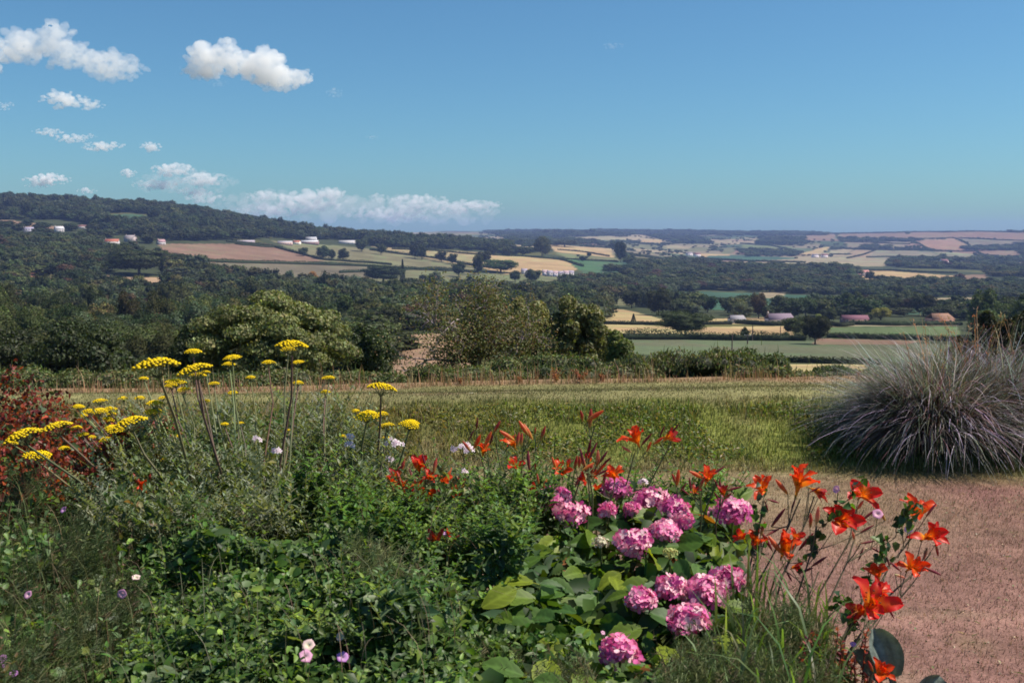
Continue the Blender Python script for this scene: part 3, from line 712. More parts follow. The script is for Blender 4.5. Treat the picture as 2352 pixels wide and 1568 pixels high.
for hi_, (poly, hh_, lb) in enumerate(HEDGES):
    pts = []
    us = []; 
    for (a, b), (c, d) in zip(poly[:-1], poly[1:]):
        n = max(2, int(abs(c - a) / 6)); t = np.linspace(0, 1, n, endpoint=False)
        us += [(a + (c - a) * k, b + (d - b) * k) for k in t]
    us.append(poly[-1])
    Ys = []
    Yprev = None
    for a, b in us:
        Y = hit(a, b, 60); Ys.append(Y)
    Ys = np.array(Ys); Ys = np.exp(np.convolve(np.pad(np.log(Ys), 3, mode='edge'), np.hanning(9)[1:-1] / np.hanning(9).sum(), 'valid'))
    P = gp(np.array([a for a, b in us]), Ys)
    seg = np.linalg.norm(np.diff(P, axis=0), axis=1); cum = np.concatenate([[0], np.cumsum(seg)]); Lt = cum[-1]
    Ym = Ys.mean(); q = max(.45, Ym / 1500.)            # leaf clump size
    n = int(min(9000, Lt * hh_ * 2.2 / q ** 2 + 60)); s = rng.uniform(0, Lt, n)
    B = np.stack([np.interp(s, cum, P[:, k]) for k in range(3)], 1)
    tall = hh_ * (0.8 + .7 * vnoise(np.stack([s, s * 0, s * 0 + hi_], 1), 14., 4, 2) * (1 if hh_ > 2.9 else .35))
    an = rng.uniform(0, math.pi, n); rr = rng.uniform(.75, 1.05, n)
    dirx = rng.choice([0, 1], n)
    off = np.cos(an) * rr * hh_ * .45
    B[:, 1] += off; B[:, 0] += rng.normal(0, .3, n); B[:, 2] += np.sin(an) ** .6 * rr * tall * .95
    N = unit(np.stack([rng.normal(0, .3, n), np.cos(an), np.sin(an)], 1) + rng.normal(0, .3, (n, 3))); D = unit(np.cross(N, rdir(rng, n)))
    V, Fc, Cc = leaves(B, D, N, q * 1.2, q, jit(GREENS['dark'], n, rng, .22), .2, .1)
    mb = MB(); mb.add(V, Fc, Cc)
    # solid heart of the hedge
    Pc = P + [0, 0, hh_ * .35]; mb.tube(Pc, hh_ * .42, np.array(GREENS['dark']) * .8, 6)
    obj('hedgerow', mb.mesh('hedgerow', M_FARLEAF), label=lb, cat='hedge')

# ------------------------------------------------------------------ buildings
WHITE = (.50, .46, .46); SLATE = (.22, .19, .22); REDT = (.38, .13, .09); PINKR = (.19, .095, .10); STONE = (.42, .36, .32); GLASS = (.03, .035, .045); ORANGE = (.24, .14, .10)
def roof_mesh(L, W, h0, hr, col, over=.35, t=.18, hip=0):
    mb = MB(); a, b = L / 2 + over, W / 2 + over; z0 = h0 - over * hr / (W / 2)
    for z in (0,):
        V = [[-a, -b, z0], [a, -b, z0], [a - hip, 0, h0 + hr], [-a + hip, 0, h0 + hr], [-a, b, z0], [a, b, z0]]
        V += [[x, y, zz + t] for x, y, zz in V]
        F4 = [[6, 7, 8, 9], [11, 10, 9, 8], [0, 3, 2, 1], [5, 2, 3, 4], [0, 1, 7, 6], [4, 10, 11, 5], [0, 6, 9, 3], [3, 9, 10, 4], [1, 2, 8, 7], [2, 5, 11, 8]]
        mb.add(V, F4, col)
    return mb.mesh('roof', M_WALL)
def house(u, v, Y, L, W, h0, hr, wall, roofc, label, rz=0, chim=1, nwin=4, name='house', cat='house', storeys=2, hip=0):
    P = gp(np.array([float(u)]), np.array([float(Y)]))[0] if not isinstance(Y, str) else None
    t = thing(name, label, cat, P, (0, 0, rz))
    mb = MB(); mb.box((0, 0, h0 / 2 - 1), (L, W, h0 + 2), wall)
    for s in (-1, 1):
        x = s * L / 2
        if not hip: mb.add([[x, -W / 2, h0], [x, W / 2, h0], [x, 0, h0 + hr], [x - s * .3, -W / 2, h0], [x - s * .3, W / 2, h0], [x - s * .3, 0, h0 + hr]], [[0, 1, 2], [5, 4, 3]], wall)
    obj('wall', mb.mesh('wall', M_WALL), t)
    rf = obj('roof', roof_mesh(L, W, h0, hr, roofc, hip=hip), t)
    for k in range(chim):
        m = MB(); x = (-1, 1)[k % 2] * (L / 2 - .6); m.box((x, 0, h0 + hr + .3), (.9, .7, 1.8), STONE); m.box((x, 0, h0 + hr + 1.35), (.35, .35, .5), REDT)
        obj('chimney', m.mesh('chimney', M_WALL), rf)
    wm = MB(); wm.box((0, 0, 0), (1.2, .12, 1.2), GLASS); wme = wm.mesh('window', M_GLASS)
    fm = MB()
    for a, b, c, d in ((0, .66, 1.4, .12), (0, -.66, 1.4, .12), (-.66, 0, .12, 1.2), (.66, 0, .12, 1.2), (0, 0, .07, 1.2)): fm.box((a, -.05, b), (c, .14, d), (.8, .8, .8))
    fme = fm.mesh('window_frame', M_WALL)
    for st in range(storeys):
        for k in range(nwin):
            x = (k - (nwin - 1) / 2) * L / (nwin + .2)
            if st == 0 and k == nwin // 2:
                dm = MB(); dm.box((x, -W / 2 - .05, .9), (1., .12, 2.1), (.12, .08, .06)); obj('door', dm.mesh('door', M_WALL), t); continue
            wo = obj('window', wme, t, (x, -W / 2 - .02, 1.5 + st * 2.6)); obj('frame', fme, wo)
    return t
M_GLASS = principled('window_glass', rough=.08, spec=.8)
def YH(u, v): return hit(u, v)
house(300, 556, YH(300, 556), 15, 9, 6.2, 3, (.42, .35, .35), (.33, .28, .29), 'large pale stone house with light roof among trees at upper left', -.3, 2, 5, storeys=2)
house(306, 563, YH(306, 563) - 25, 9, 6, 3, 2, (.55, .45, .42), REDT, 'small low annexe in front of the large pale stone house', .1, 0, 3, storeys=1)
house(258, 563, YH(258, 563), 17, 8, 4.6, 3, WHITE, REDT, 'white house with bright red roof on the left hillside', .15, 1, 4, storeys=1)
house(370, 562, YH(370, 562), 10, 7, 4.0, 3, WHITE, (.36, .22, .24), 'small white gabled house at the left tip of the pink field', .9, 1, 2, storeys=1)
house(66, 535, YH(66, 535), 14, 8, 5, 2.8, (.44, .42, .5), (.3, .27, .36), 'leftmost pale house among the hillside trees', .2, 1, 4)
house(136, 533, YH(136, 533), 12, 8, 4.6, 3.6, WHITE, (.5, .47, .5), 'white gabled house second from left on the hillside', .8, 1, 3)
house(190, 526, YH(190, 526), 15, 7, 3.2, 2, WHITE, PINKR, 'low long white house above the hillside woods', .1, 0, 4, storeys=1)
house(85, 549, YH(85, 549), 20, 8, 3, 2.4, (.5, .3, .25), PINKR, 'low pink roofed building below the leftmost pale house', .05, 0, 5, storeys=1)
house(655, 562, YH(655, 562), 24, 12, 3.6, 2.2, (.6, .42, .38), (.42, .39, .41), 'left farm barn with pale roof beside the wood', .1, 0, 6, 'barn', 'barn', 1)
house(682, 559, YH(682, 559) - 30, 12, 9, 3.6, 2.6, (.78, .68, .6), REDT, 'small red roofed farmhouse between the pale barns', -.2, 1, 3, storeys=1)
house(712, 561, YH(712, 561), 30, 14, 4.2, 2.6, (.3, .2, .2), (.56, .54, .57), 'large white roofed barn at the foot of the wood', 0, 0, 3, 'barn', 'barn', 1)
house(715, 553, YH(715, 553), 20, 10, 4.6, 2, (.5, .48, .5), (.45, .45, .49), 'upper pale barn roof just behind the large white one', 0, 0, 3, 'barn', 'barn', 1)
house(802, 561, YH(802, 561), 38, 13, 4.2, 2.4, (.6, .56, .54), (.5, .48, .49), 'rightmost long white barn against the dark wood', 0, 0, 5, 'barn', 'barn', 1)
house(565, 559, YH(565, 559), 28, 8, 2.5, 1.6, (.42, .36, .38), (.42, .36, .42), 'long low pale shed at the top of the pink field', 0, 0, 4, 'shed', 'shed', 1)
house(1692, 742, YH(1692, 742), 9, 6, 2.4, 2, (.45, .42, .40), (.27, .25, .27), 'low outbuilding with weathered pale roof behind the trimmed hedge', .05, 0, 2, 'outbuilding', 'outbuilding', 1, hip=1)
house(1790, 743, YH(1790, 743), 15, 8, 2.7, 3.0, (.45, .38, .36), (.20, .15, .19), 'cottage with purple slate roof and chimney behind the hedge', .08, 1, 4, storeys=1, hip=1.2)
house(1962, 741, YH(1962, 741), 15, 8, 2.4, 2.0, (.25, .16, .15), (.18, .085, .11), 'low barn with pink metal roof right of the yellow conifer', -.05, 0, 4, 'barn', 'barn', 1)
house(2158, 742, YH(2158, 742), 14, 9, 2.8, 3, (.35, .2, .16), ORANGE, 'barn with pale orange tiled roof at the hedge end', .1, 0, 3, 'barn', 'barn', 1, hip=2)
house(1982, 634, YH(1982, 634), 19, 10, 6.5, 4, (.72, .6, .6), (.42, .2, .18), 'white farmhouse with red roof on the rise beyond the valley', 0, 2, 5)
house(1968, 637, YH(1968, 637), 12, 8, 3, 2.5, (.55, .3, .25), (.42, .22, .2), 'red brick wing left of the white farmhouse', 0, 0, 3, 'barn', 'barn', 1)
house(1395, 642, YH(1395, 642), 14, 9, 5, 4, (.6, .4, .36), (.48, .25, .2), 'red roofed house in the trees below the green field', 0, 1, 3)
house(1635, 640, YH(1635, 640), 13, 8, 5, 3, (.7, .5, .45), (.5, .2, .18), 'tiny red roofed house among the central valley trees', 0, 1, 3)
house(1703, 643, YH(1703, 643), 13, 8, 5, 3, (.8, .66, .62), (.55, .28, .22), 'tiny pale house right of the tiny red roofed one', 0, 1, 3)
for k, (uu, vv) in enumerate([(1204, 626), (1252, 628), (1263, 630), (1275, 631), (1287, 631), (1300, 630), (1311, 629)]):
    house(uu, vv + 5, YH(uu, vv + 5), 8.5, 8, 5.4, 3, [WHITE, (.7, .62, .68)][k % 2], [(.3, .26, .32), (.42, .3, .32)][k % 2],
          ['white house standing apart left of the village row', 'leftmost white house of the row under the tan field', 'second house from the left in the village row', 'third house from the left in the village row', 'middle right house of the village row', 'second house from the right in the village row', 'rightmost house of the village row under the tan field'][k], .1 * (-1) ** k, 1, 2)
for k, (uu, vv, lb) in enumerate([(1583, 588, 'tiny white far farmhouse left in the valley mouth'), (1601, 590, 'tiny white far cottage beside the pale far field'), (1872, 592, 'tiny white farm under the bright far strip'), (1893, 592, 'tiny pink roofed farm right of the white far farm'), (2215, 610, 'tiny white far house under the right hill'), (2168, 606, 'tiny pale house at the foot of the right hill')]):
    house(uu, vv, YH(uu, vv), 20, 12, 7, 5, (.8, .7, .7), [SLATE, PINKR][k % 2], lb, .1, 1, 3)

# ------------------------------------------------------------------ utility poles in the near valley
def pole(u, vb, vt, label, arm=False):
    Y = hit(u, vb); P = gp(np.array([float(u)]), np.array([Y]))[0]; h = (vb - vt) * Y / FPX
    t = thing('utility_pole', label, 'utility pole', P)
    m = MB(); m.tube([[0, 0, -.5], [0, 0, h]], [.22, .14], (.12, .08, .07), 6); obj('post', m.mesh('post', M_BARK), t)
    if arm:
        m = MB(); m.box((0, 0, h - .5), (2.4, .16, .16), (.3, .28, .28)); obj('crossarm', m.mesh('crossarm', M_BARK), t)
        for s in (-1, 0, 1):
            m = MB(); m.tube([[s * 1.05, 0, h - .42], [s * 1.05, 0, h - .15]], [.09, .05], (.5, .5, .5), 6); obj('insulator', m.mesh('insulator', M_WALL), t)
pole(1681, 812, 766, 'dark wooden pole in the grey field right of the oak')
pole(1728, 783, 746, 'wooden pole by the hedge bush right of the oak')
pole(1717, 790, 767, 'short pale pole with crossarm below the hedge bush', True)
pole(1792, 778, 750, 'thin pole at the right end of the stubble field')
# ------------------------------------------------------------------ the lawn with its low bank
def sst(a, b, x): t = np.clip((x - a) / (b - a), 0, 1); return t * t * (3 - 2 * t)
def zl(x, y):
    x = np.asarray(x, float); y = np.asarray(y, float)
    e = gp(CX + FPX * x / np.maximum(y, 8), 0 * y + 14.6)[..., 2]
    crest = .33 + .05 * sst(-1, 4, x) + .04 * (vnoise(np.stack([x, y * 0, y * 0], -1), 1.7, 2) - .5)
    z = sst(9.6, 11.7, y) * crest
    z = z * (1 - sst(11.9, 14.6, y)) + e * sst(11.9, 14.6, y)
    z = z + (vnoise(np.stack([x, y, 0 * x], -1), .5, 8) - .5) * .05 * sst(9.3, 10, y) * (1 - sst(12, 13, y))
    return z + (vnoise(np.stack([x, y, 0 * x], -1), 1.1, 6) - .5) * .03
gx = np.concatenate([np.linspace(-60, -9, 30)[:-1], np.linspace(-9, 9, 330), np.linspace(9, 60, 30)[1:]])
gy = np.concatenate([np.linspace(-45, 2, 30)[:-1], np.linspace(2, 15.2, 240)])
X, Yg = np.meshgrid(gx, gy); Z = zl(X, Yg)
LTAN = np.array((.200, .112, .092)); LOL = np.array((.190, .158, .078)); LGR = np.array((.150, .165, .042)); LRED = np.array((.165, .078, .075))
def lawn_col(x, y):
    n1 = vnoise(np.stack([x, y, x * 0], -1), .9, 31, 3)[..., None]; n2 = vnoise(np.stack([x, y, x * 0], -1), .22, 32, 2)[..., None]; n3 = vnoise(np.stack([x, y * .6, x * 0], -1), 2.4, 39, 2)[..., None]
    kk_ = (sst(6.4, 8.6, y) * (1 - sst(2.5, 4.5, x)))[..., None]; flat = (LTAN * (1 - kk_) + np.array((.195, .140, .085)) * kk_) * (.8 + .4 * n2); flat = flat * (1 - sst(.52, .75, n1) * .6) + LOL * 1.1 * sst(.52, .75, n1) * .6
    flat = flat * (1 - .6 * sst(.45, .75, n3)) + LRED * 1.1 * .6 * sst(.45, .75, n3); n4 = vnoise(np.stack([x * .5, y, x * 0], -1), .45, 40, 3)[..., None]; flat = flat * (.78 + .44 * n4); flat = flat * (1 - .45 * sst(.6, .75, n4)) + np.array((.20, .16, .10)) * .45 * sst(.6, .75, n4)
    bank = LGR * (.75 + .5 * n2); k = sst(.42, .7, n1) * .75; bank = bank * (1 - k) + LOL * k
    top = np.array((.165, .152, .068)) * (.8 + .4 * n2) * (.85 + .3 * n3); top = top * (1 - .3 * sst(.55, .85, n1)) + LTAN * .9 * .3 * sst(.55, .85, n1)
    a = sst(8.9, 10.1, y + (n3[..., 0] - .5))[..., None]; b = sst(11.0, 11.7, y + (n1[..., 0] - .5) * 1.2)[..., None]
    lf = (1 - sst(-3.0, 1.2, x))[..., None] * .7      # towards the left the bank is dry and reddish
    bank = bank * (1 - lf) + (LOL * .9 + LRED * .35 * n1) * lf * .9
    edge = sst(14.4, 14.9, y + (n1[..., 0] - .5) * .8)[..., None] * .8
    c = (flat * (1 - a) + bank * a) * (1 - b) + top * b
    return c * (1 - edge) + np.array((.24, .15, .095)) * edge
M_LAWN = principled('lawn', rough=.95, spec=.05, noise=[(2.2, .85, 1.15), (9, .8, 1.2), (60, .8, 1.2)], bump=(40, .012))
nr, nc = X.shape; idx = np.arange(nr * nc).reshape(nr, nc)
F = np.stack([idx[:-1, :-1], idx[:-1, 1:], idx[1:, 1:], idx[1:, :-1]], -1).reshape(-1, 4)
obj('lawn', np_mesh('lawn', np.stack([X, Yg, Z], -1).reshape(-1, 3), F, lawn_col(X, Yg).reshape(-1, 3), M_LAWN, True), kind='structure')

rng = np.random.default_rng(11)
def grass_patch(n, ya, yb, h, hv, wd, bend, gain=1.15, xpad=.3, cfun=None, tuft=0, seg=2):
    y = np.sqrt(rng.uniform(ya ** 2, yb ** 2, n)); half = y * .53 + xpad; x = rng.uniform(-1, 1, n) * half
    if tuft:
        nzz = vnoise(np.stack([x, y, x * 0], -1), tuft, 77, 2); k = nzz > .45; x, y = x[k], y[k]
    n = len(x); P = np.stack([x, y, zl(x, y) + .0015], 1); u, v = proj(P)
    k = (u > -60) & (u < 2410) & (v < 1620); P = P[k]; n = len(P)
    c = (lawn_col(P[:, 0], P[:, 1]) if cfun is None else cfun(P)) * gain; c = jit(c, n, rng, .28, .09)
    an = rng.uniform(0, 6.28, n); D = np.stack([np.cos(an), np.sin(an), an * 0], 1)
    L = h * np.exp(rng.normal(0, hv, n)); return blades(P, D, L, np.full(n, wd) * rng.uniform(.6, 1.3, n), rng.uniform(.2, bend, n), c * .98, rng, seg=seg, coltip=c * 1.08)
def tcol(P):
    n = len(P); c = lawn_col(P[:, 0], P[:, 1]); k = vnoise(P, .5, 61, 2)[:, None]
    alt = pick([(.30, .21, .14), (.13, .065, .055), (.13, .135, .06), (.22, .12, .10)], [3, 2, 2, 3], n, rng); f = rng.uniform(.1, .6, (n, 1)); return (c * (1 - f) + alt * f) * (.8 + .4 * k)
mb = MB()
mb.add(*grass_patch(120000, 4.6, 10.0, .020, .45, .0048, 1.15, seg=1, cfun=tcol))
mb.add(*grass_patch(50000, 9.5, 11.6, .042, .4, .009, .9))
mb.add(*grass_patch(44000, 11.2, 14.9, .019, .3, .011, .8, .98, seg=1))
obj('grass', mb.mesh('grass', M_GRASS), label='short dry lawn grass with greener tufts over the low bank', cat='grass', kind='stuff')
# bits of straw, clover and fallen leaves on the scorched turf
y = np.sqrt(rng.uniform(25, 92, 2600)); x = rng.uniform(-1, 1, 2600) * y * .53; n = len(x)
P = np.stack([x, y, zl(x, y) + .008], 1); N = unit(rng.normal(0, .35, (n, 3)) + [0, 0, 1]); D = unit(np.cross(N, rdir(rng, n))); st = rng.random(n) < .5
mb = MB(); mb.add(*leaves(P, D, N, np.where(st, rng.uniform(.03, .08, n), rng.uniform(.012, .028, n)), np.where(st, .003, .014), jit(pick([(.42, .33, .2), (.12, .15, .06), (.10, .05, .04), (.3, .3, .25)], [3, 4, 2, 1], n, rng), n, rng)))
obj('lawn_litter', mb.mesh('lawn_litter', M_GRASS), label='bits of straw, clover and dead leaves on the scorched lawn', cat='litter', kind='stuff')
# coarse green weeds on the bank
mb = MB()
def wcol(P):
    n = len(P); c = pick([(.10, .145, .035), (.14, .17, .05), (.07, .10, .03), (.20, .16, .08)], [4, 3, 2, 3], n, rng)
    lf = (1 - sst(-3.0, 1.2, P[:, 0]))[:, None]; return c * (1 - lf * .7) + np.array((.22, .14, .08)) * lf * .7
mb.add(*grass_patch(24000, 9.9, 11.3, .065, .35, .012, 1.0, 1.0, cfun=wcol, tuft=.8))
y = rng.uniform(9.9, 11.3, 20000); x = rng.uniform(-1, 1, 20000) * (y * .53); k = vnoise(np.stack([x, y, 0 * x], 1), .6, 55, 2) > .47; x, y = x[k], y[k]; n = len(x)
P = np.stack([x, y, zl(x, y) + rng.uniform(0, .06, n)], 1); N = unit(rng.normal(0, .5, (n, 3)) + [0, 0, 1]); D = unit(np.cross(N, rdir(rng, n)))
mb.add(*leaves(P, D, N, rng.uniform(.025, .06, n), .025, jit(wcol(P), n, rng)))
obj('weeds', mb.mesh('weeds', M_LEAF), label='coarse green weeds growing over the low bank across the lawn', cat='weeds', kind='stuff')

# ------------------------------------------------------------------ trees just beyond the lawn
def big_tree(u0, u1, vt, Y, colour, label, leaf=.15, nleaf=9000, lobes=22, vb=None, flat=.9, name='tree', base=.02, group=None, seed=1, lobe_r=.30, loose=.2):
    r2 = np.random.default_rng(seed); uc = (u0 + u1) / 2; g = gp(np.array([uc]), np.array([float(Y)]))[0]
    w_ = (u1 - u0) * Y / FPX; top = at(uc, vt, Y)[2]; h_ = top - g[2]
    t = thing(name, label, 'tree', g, group=group)
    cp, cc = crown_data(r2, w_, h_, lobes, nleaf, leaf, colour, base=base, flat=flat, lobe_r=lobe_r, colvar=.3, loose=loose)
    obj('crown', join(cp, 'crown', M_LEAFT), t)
    obj('trunk', trunk_data(r2, w_, h_, cc, limbs=9).mesh('trunk', M_BARK), t)
    return t
M_LEAFT = principled('leaf_tree', rough=.55, spec=.25, transl=.3)
big_tree(425, 845, 660, 38, (.165, .175, .07), 'broad light green sycamore beyond the lawn hedge, behind the yellow yarrow', .115, 34000, 70, seed=4, lobe_r=.17, loose=.32)
big_tree(385, 540, 722, 43, (.040, .055, .022), 'darker tree against the left side of the light green sycamore', .13, 9000, 22, seed=5)
big_tree(785, 915, 735, 46, (.050, .070, .026), 'dark rounded tree against the right side of the light green sycamore', .13, 10000, 18, seed=6)
big_tree(70, 300, 738, 62, (.040, .052, .020), 'dark spreading tree behind the hedge at far left', .22, 7000, 20, seed=7)
big_tree(-130, 100, 745, 66, (.036, .045, .018), 'dark tree cut by the left edge above the red leaved shrub', .22, 6000, 18, seed=8)
big_tree(290, 400, 800, 52, (.06, .07, .03), 'lower grey green bush tree between the two dark left trees', .2, 3000, 10, seed=9)
big_tree(1165, 1275, 662, 31, (.19, .175, .075), 'pale olive tree between the bare branched tree and the leafy one', .10, 9000, 22, seed=12, loose=.3)
big_tree(1240, 1405, 672, 30, (.165, .16, .068), 'olive green leafy tree right of the bare branched tree', .10, 20000, 46, seed=13, lobe_r=.2, loose=.36)
big_tree(1380, 1468, 752, 27, (.13, .15, .05), 'small rounded bush at the right foot of the olive leafy tree', .10, 4500, 10, seed=14, name='bush')
big_tree(2225, 2330, 712, 55, (.045, .045, .025), 'dark tree behind the ornamental grass at right', .22, 5000, 14, seed=15)
big_tree(2300, 2470, 700, 60, (.04, .045, .022), 'dark tree cut by the right edge behind the ornamental grass', .22, 6000, 16, seed=16)
big_tree(2170, 2250, 756, 50, (.075, .05, .032), 'brownish shrub tree left of the dark trees at right', .16, 2500, 10, seed=17)
# the half bare tree
def bare_tree(u, Y, label):
    r2 = np.random.default_rng(9); g = gp(np.array([float(u)]), np.array([float(Y)]))[0]; s = Y / FPX
    t = thing('tree', label, 'tree', g); zt = at(u, 655, Y)[2] - g[2]
    GB = (.34, .27, .29); tips = []
    tm = MB(); tm.tube([[0, 0, -.4], [.05, 0, .5], [.1, .05, zt * .45]], [.16, .12, .09], (.14, .10, .085), 7); obj('trunk', tm.mesh('trunk', M_BARK), t)
    nb = 0
    br = MB()
    def grow(p, d, L, r, lev):
        nonlocal nb
        pts = [p]; q = np.array(p, float); dd = unit(np.array(d, float))
        for k in range(5):
            dd = unit(dd + r2.normal(0, .16, 3) + np.array([0, 0, .03 if lev < 2 else -.05])); q = q + dd * L / 5; pts.append(q.copy())
        m = MB() if lev == 0 else br
        m.tube(pts, np.linspace(r, r * .35, 6), np.array(GB) * r2.uniform(.7, 1.2), 4)
        if lev == 0: obj('branch', m.mesh('branch', M_BARK), t)
        if lev >= 1: tips.extend([pts[3], pts[4], pts[5]])
        if lev < 3:
            for k in range([6, 5, 4][lev]):
                a = pts[r2.integers(1, 6)]; e = unit(dd + r2.normal(0, .65, 3)); grow(a, e, L * r2.uniform(.4, .62), r * .45, lev + 1)
    for e, L in [((-1, .1, .55), 2.3), ((-.55, -.2, 1), 2.2), ((0, .3, 1.2), 2.1), ((.45, 0, 1.1), 2.0), ((1, -.1, .75), 2.5), ((1, .3, .35), 2.3), ((-1, .2, .12), 2.0), ((.75, -.3, 1), 2.4)]:
        grow([.05, 0, zt * r2.uniform(.12, .35)], e, L * zt / 4.7, .05, 0)
    obj('twigs', br.mesh('twigs', M_BARK), t, kind='stuff')
    tips_ = np.array(tips)
    keep = vnoise(tips_, .8, 3, 1) > .36; tips_ = tips_[keep]
    k = r2.integers(0, len(tips_), 17000); n = len(k); P = tips_[k] + r2.normal(0, .20, (n, 3)); N = rdir(r2, n); D = rdir(r2, n)
    P[:, 2] = np.maximum(P[:, 2], .1)
    cc = jit(pick([(.155, .16, .065), (.19, .15, .075), (.12, .13, .05), (.22, .13, .075)], [4, 2, 3, 1.2], n, r2), n, r2)
    mb = MB(); mb.add(*leaves(P, D, N, r2.uniform(.045, .09, n), .045, cc)); obj('crown', mb.mesh('crown', M_LEAFT), t)
bare_tree(1085, 27, 'half bare tree with purple grey branches beyond the lawn hedge')

# ------------------------------------------------------------------ scrub along the far edge of the lawn
def bush_mesh(r2, w_, h_, n, leaf, cols, upright=.0, lobes=9):
    c = np.stack([r2.uniform(-.42, .42, lobes) * w_, r2.uniform(-.25, .25, lobes) * w_ * .8, r2.uniform(.25, .62, lobes) * h_], 1)
    rad = np.stack([r2.uniform(.2, .34, lobes) * w_, r2.uniform(.2, .3, lobes) * w_, np.minimum(h_ - c[:, 2], r2.uniform(.3, .5, lobes) * h_)], 1)
    mb = MB(); k = r2.integers(0, lobes, n); d = rdir(r2, n); d[:, 2] = np.abs(d[:, 2]) * 1.1 - .15
    P = c[k] + d * rad[k] * r2.uniform(.75, 1.12, n)[:, None]; P[:, 2] = np.abs(P[:, 2])
    N = unit(d + r2.normal(0, .5, (n, 3))); D = unit(np.cross(N, rdir(r2, n)) + [0, 0, upright])
    cc = jit(pick(cols[0], cols[1], n, r2), n, r2, .28)
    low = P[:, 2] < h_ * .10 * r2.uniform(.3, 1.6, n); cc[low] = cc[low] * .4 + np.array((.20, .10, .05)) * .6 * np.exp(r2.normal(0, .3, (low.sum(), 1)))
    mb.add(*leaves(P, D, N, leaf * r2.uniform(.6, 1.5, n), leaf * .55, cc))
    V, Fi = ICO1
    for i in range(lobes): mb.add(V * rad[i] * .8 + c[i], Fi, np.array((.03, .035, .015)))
    # shoots
    m = 70; an = r2.uniform(0, 6.28, m); P = c[r2.integers(0, lobes, m)] + r2.normal(0, .1, (m, 3)); 
    mb.add(*blades(P, np.stack([np.cos(an), np.sin(an), an * 0], 1), r2.uniform(.3, .62, m) * h_ * .7, np.full(m, .012), r2.uniform(.1, .7, m), jit(cols[0][0], m, r2), r2, 4))
    return mb
SC_MID = ([(.11, .135, .05), (.08, .105, .036), (.15, .16, .065), (.17, .12, .06)], [4, 3, 2, 1])
SC_OLV = ([(.14, .155, .06), (.10, .12, .05), (.18, .17, .085), (.20, .15, .09)], [4, 3, 2, 1.4])
SC_DRK = ([(.07, .095, .034), (.05, .07, .026), (.10, .12, .05)], [4, 3, 1])
# u0, u1, v of the top, palette, distance, label
SCRUB = [(-120, 70, 842, SC_MID, 16.0, 'green hedge bush behind the red leaved shrub at far left'),
 (40, 200, 848, SC_MID, 15.8, 'green hedge bush above the leftmost yarrow heads'), (160, 330, 846, SC_OLV, 15.8, 'olive hedge bush left of the largest yarrow head'),
 (290, 450, 850, SC_MID, 15.7, 'hedge bush directly behind the wide yarrow head'), (410, 560, 856, SC_DRK, 15.8, 'dark hedge bush behind the paired yarrow heads'),
 (520, 680, 852, SC_MID, 15.7, 'hedge bush at the foot of the sycamore, left part'), (640, 790, 846, SC_OLV, 15.8, 'olive hedge bush at the foot of the sycamore, right part'),
 (750, 900, 850, SC_MID, 15.7, 'hedge bush left of the bare tan field gap'), (860, 1010, 862, SC_DRK, 15.7, 'low dark brambles under the bare tan field gap'),
 (950, 1110, 840, SC_MID, 15.6, 'bramble bush at the foot of the half bare tree'), (1060, 1200, 850, SC_OLV, 15.6, 'olive bramble bush right of the half bare tree foot'),
 (1140, 1290, 812, SC_MID, 16.6, 'taller scrub bush below the pale olive tree'), (1230, 1370, 842, SC_DRK, 15.6, 'dark bramble bush behind the orange bracken'),
 (1290, 1420, 812, SC_MID, 16.6, 'taller scrub bush below the olive leafy tree'), (1370, 1500, 826, SC_OLV, 15.8, 'olive scrub bush right of the orange bracken'),
 (1450, 1560, 810, SC_OLV, 15.9, 'willowy scrub bush left of the tall upright one'), (1530, 1660, 798, SC_OLV, 15.9, 'tallest upright scrub bush on the lawn edge'),
 (1620, 1730, 802, SC_MID, 15.9, 'upright scrub bush right of the tallest one'), (1690, 1790, 800, SC_DRK, 16.4, 'dark rounded bush at the right end of the tall scrub'),
 (1690, 1800, 836, SC_OLV, 15.3, 'low olive bramble in front of the dark rounded bush'), (1780, 1885, 850, SC_OLV, 15.3, 'lowest scrub bush between the two dark bushes'),
 (1865, 1955, 838, SC_DRK, 15.4, 'small dark bush alone at the right end of the lawn edge'), (1945, 2080, 852, SC_OLV, 15.4, 'low scrub bush half hidden behind the ornamental grass'), (2060, 2220, 850, SC_MID, 15.6, 'scrub bush hidden behind the top of the ornamental grass'),
 (2190, 2420, 838, SC_DRK, 15.8, 'dark scrub bush behind the grass at the right edge')]
for i, (u0, u1, vt, pal, Y, lb) in enumerate(SCRUB):
    r2 = np.random.default_rng(100 + i); uc = (u0 + u1) / 2; w_ = (u1 - u0) * Y / FPX * 1.15
    g = gp(np.array([float(uc)]), np.array([Y]))[0]; h_ = at(uc, vt, Y)[2] - g[2]
    tall = 1450 < uc < 1700
    t = thing('bush', lb, 'bush', g)
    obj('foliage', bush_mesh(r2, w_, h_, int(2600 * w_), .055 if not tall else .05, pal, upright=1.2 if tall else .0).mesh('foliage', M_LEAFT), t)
    m = MB()
    for k in range(7):
        a = r2.uniform(-.3, .3, 2) * w_; m.tube([[a[0] * .4, a[1] * .4, -.1], [a[0] * .7, a[1], h_ * .4], [a[0], a[1], h_ * .75]], [.02, .014, .006], (.16, .10, .08), 4)
    obj('stem', m.mesh('stem', M_BARK), t, kind='stuff')
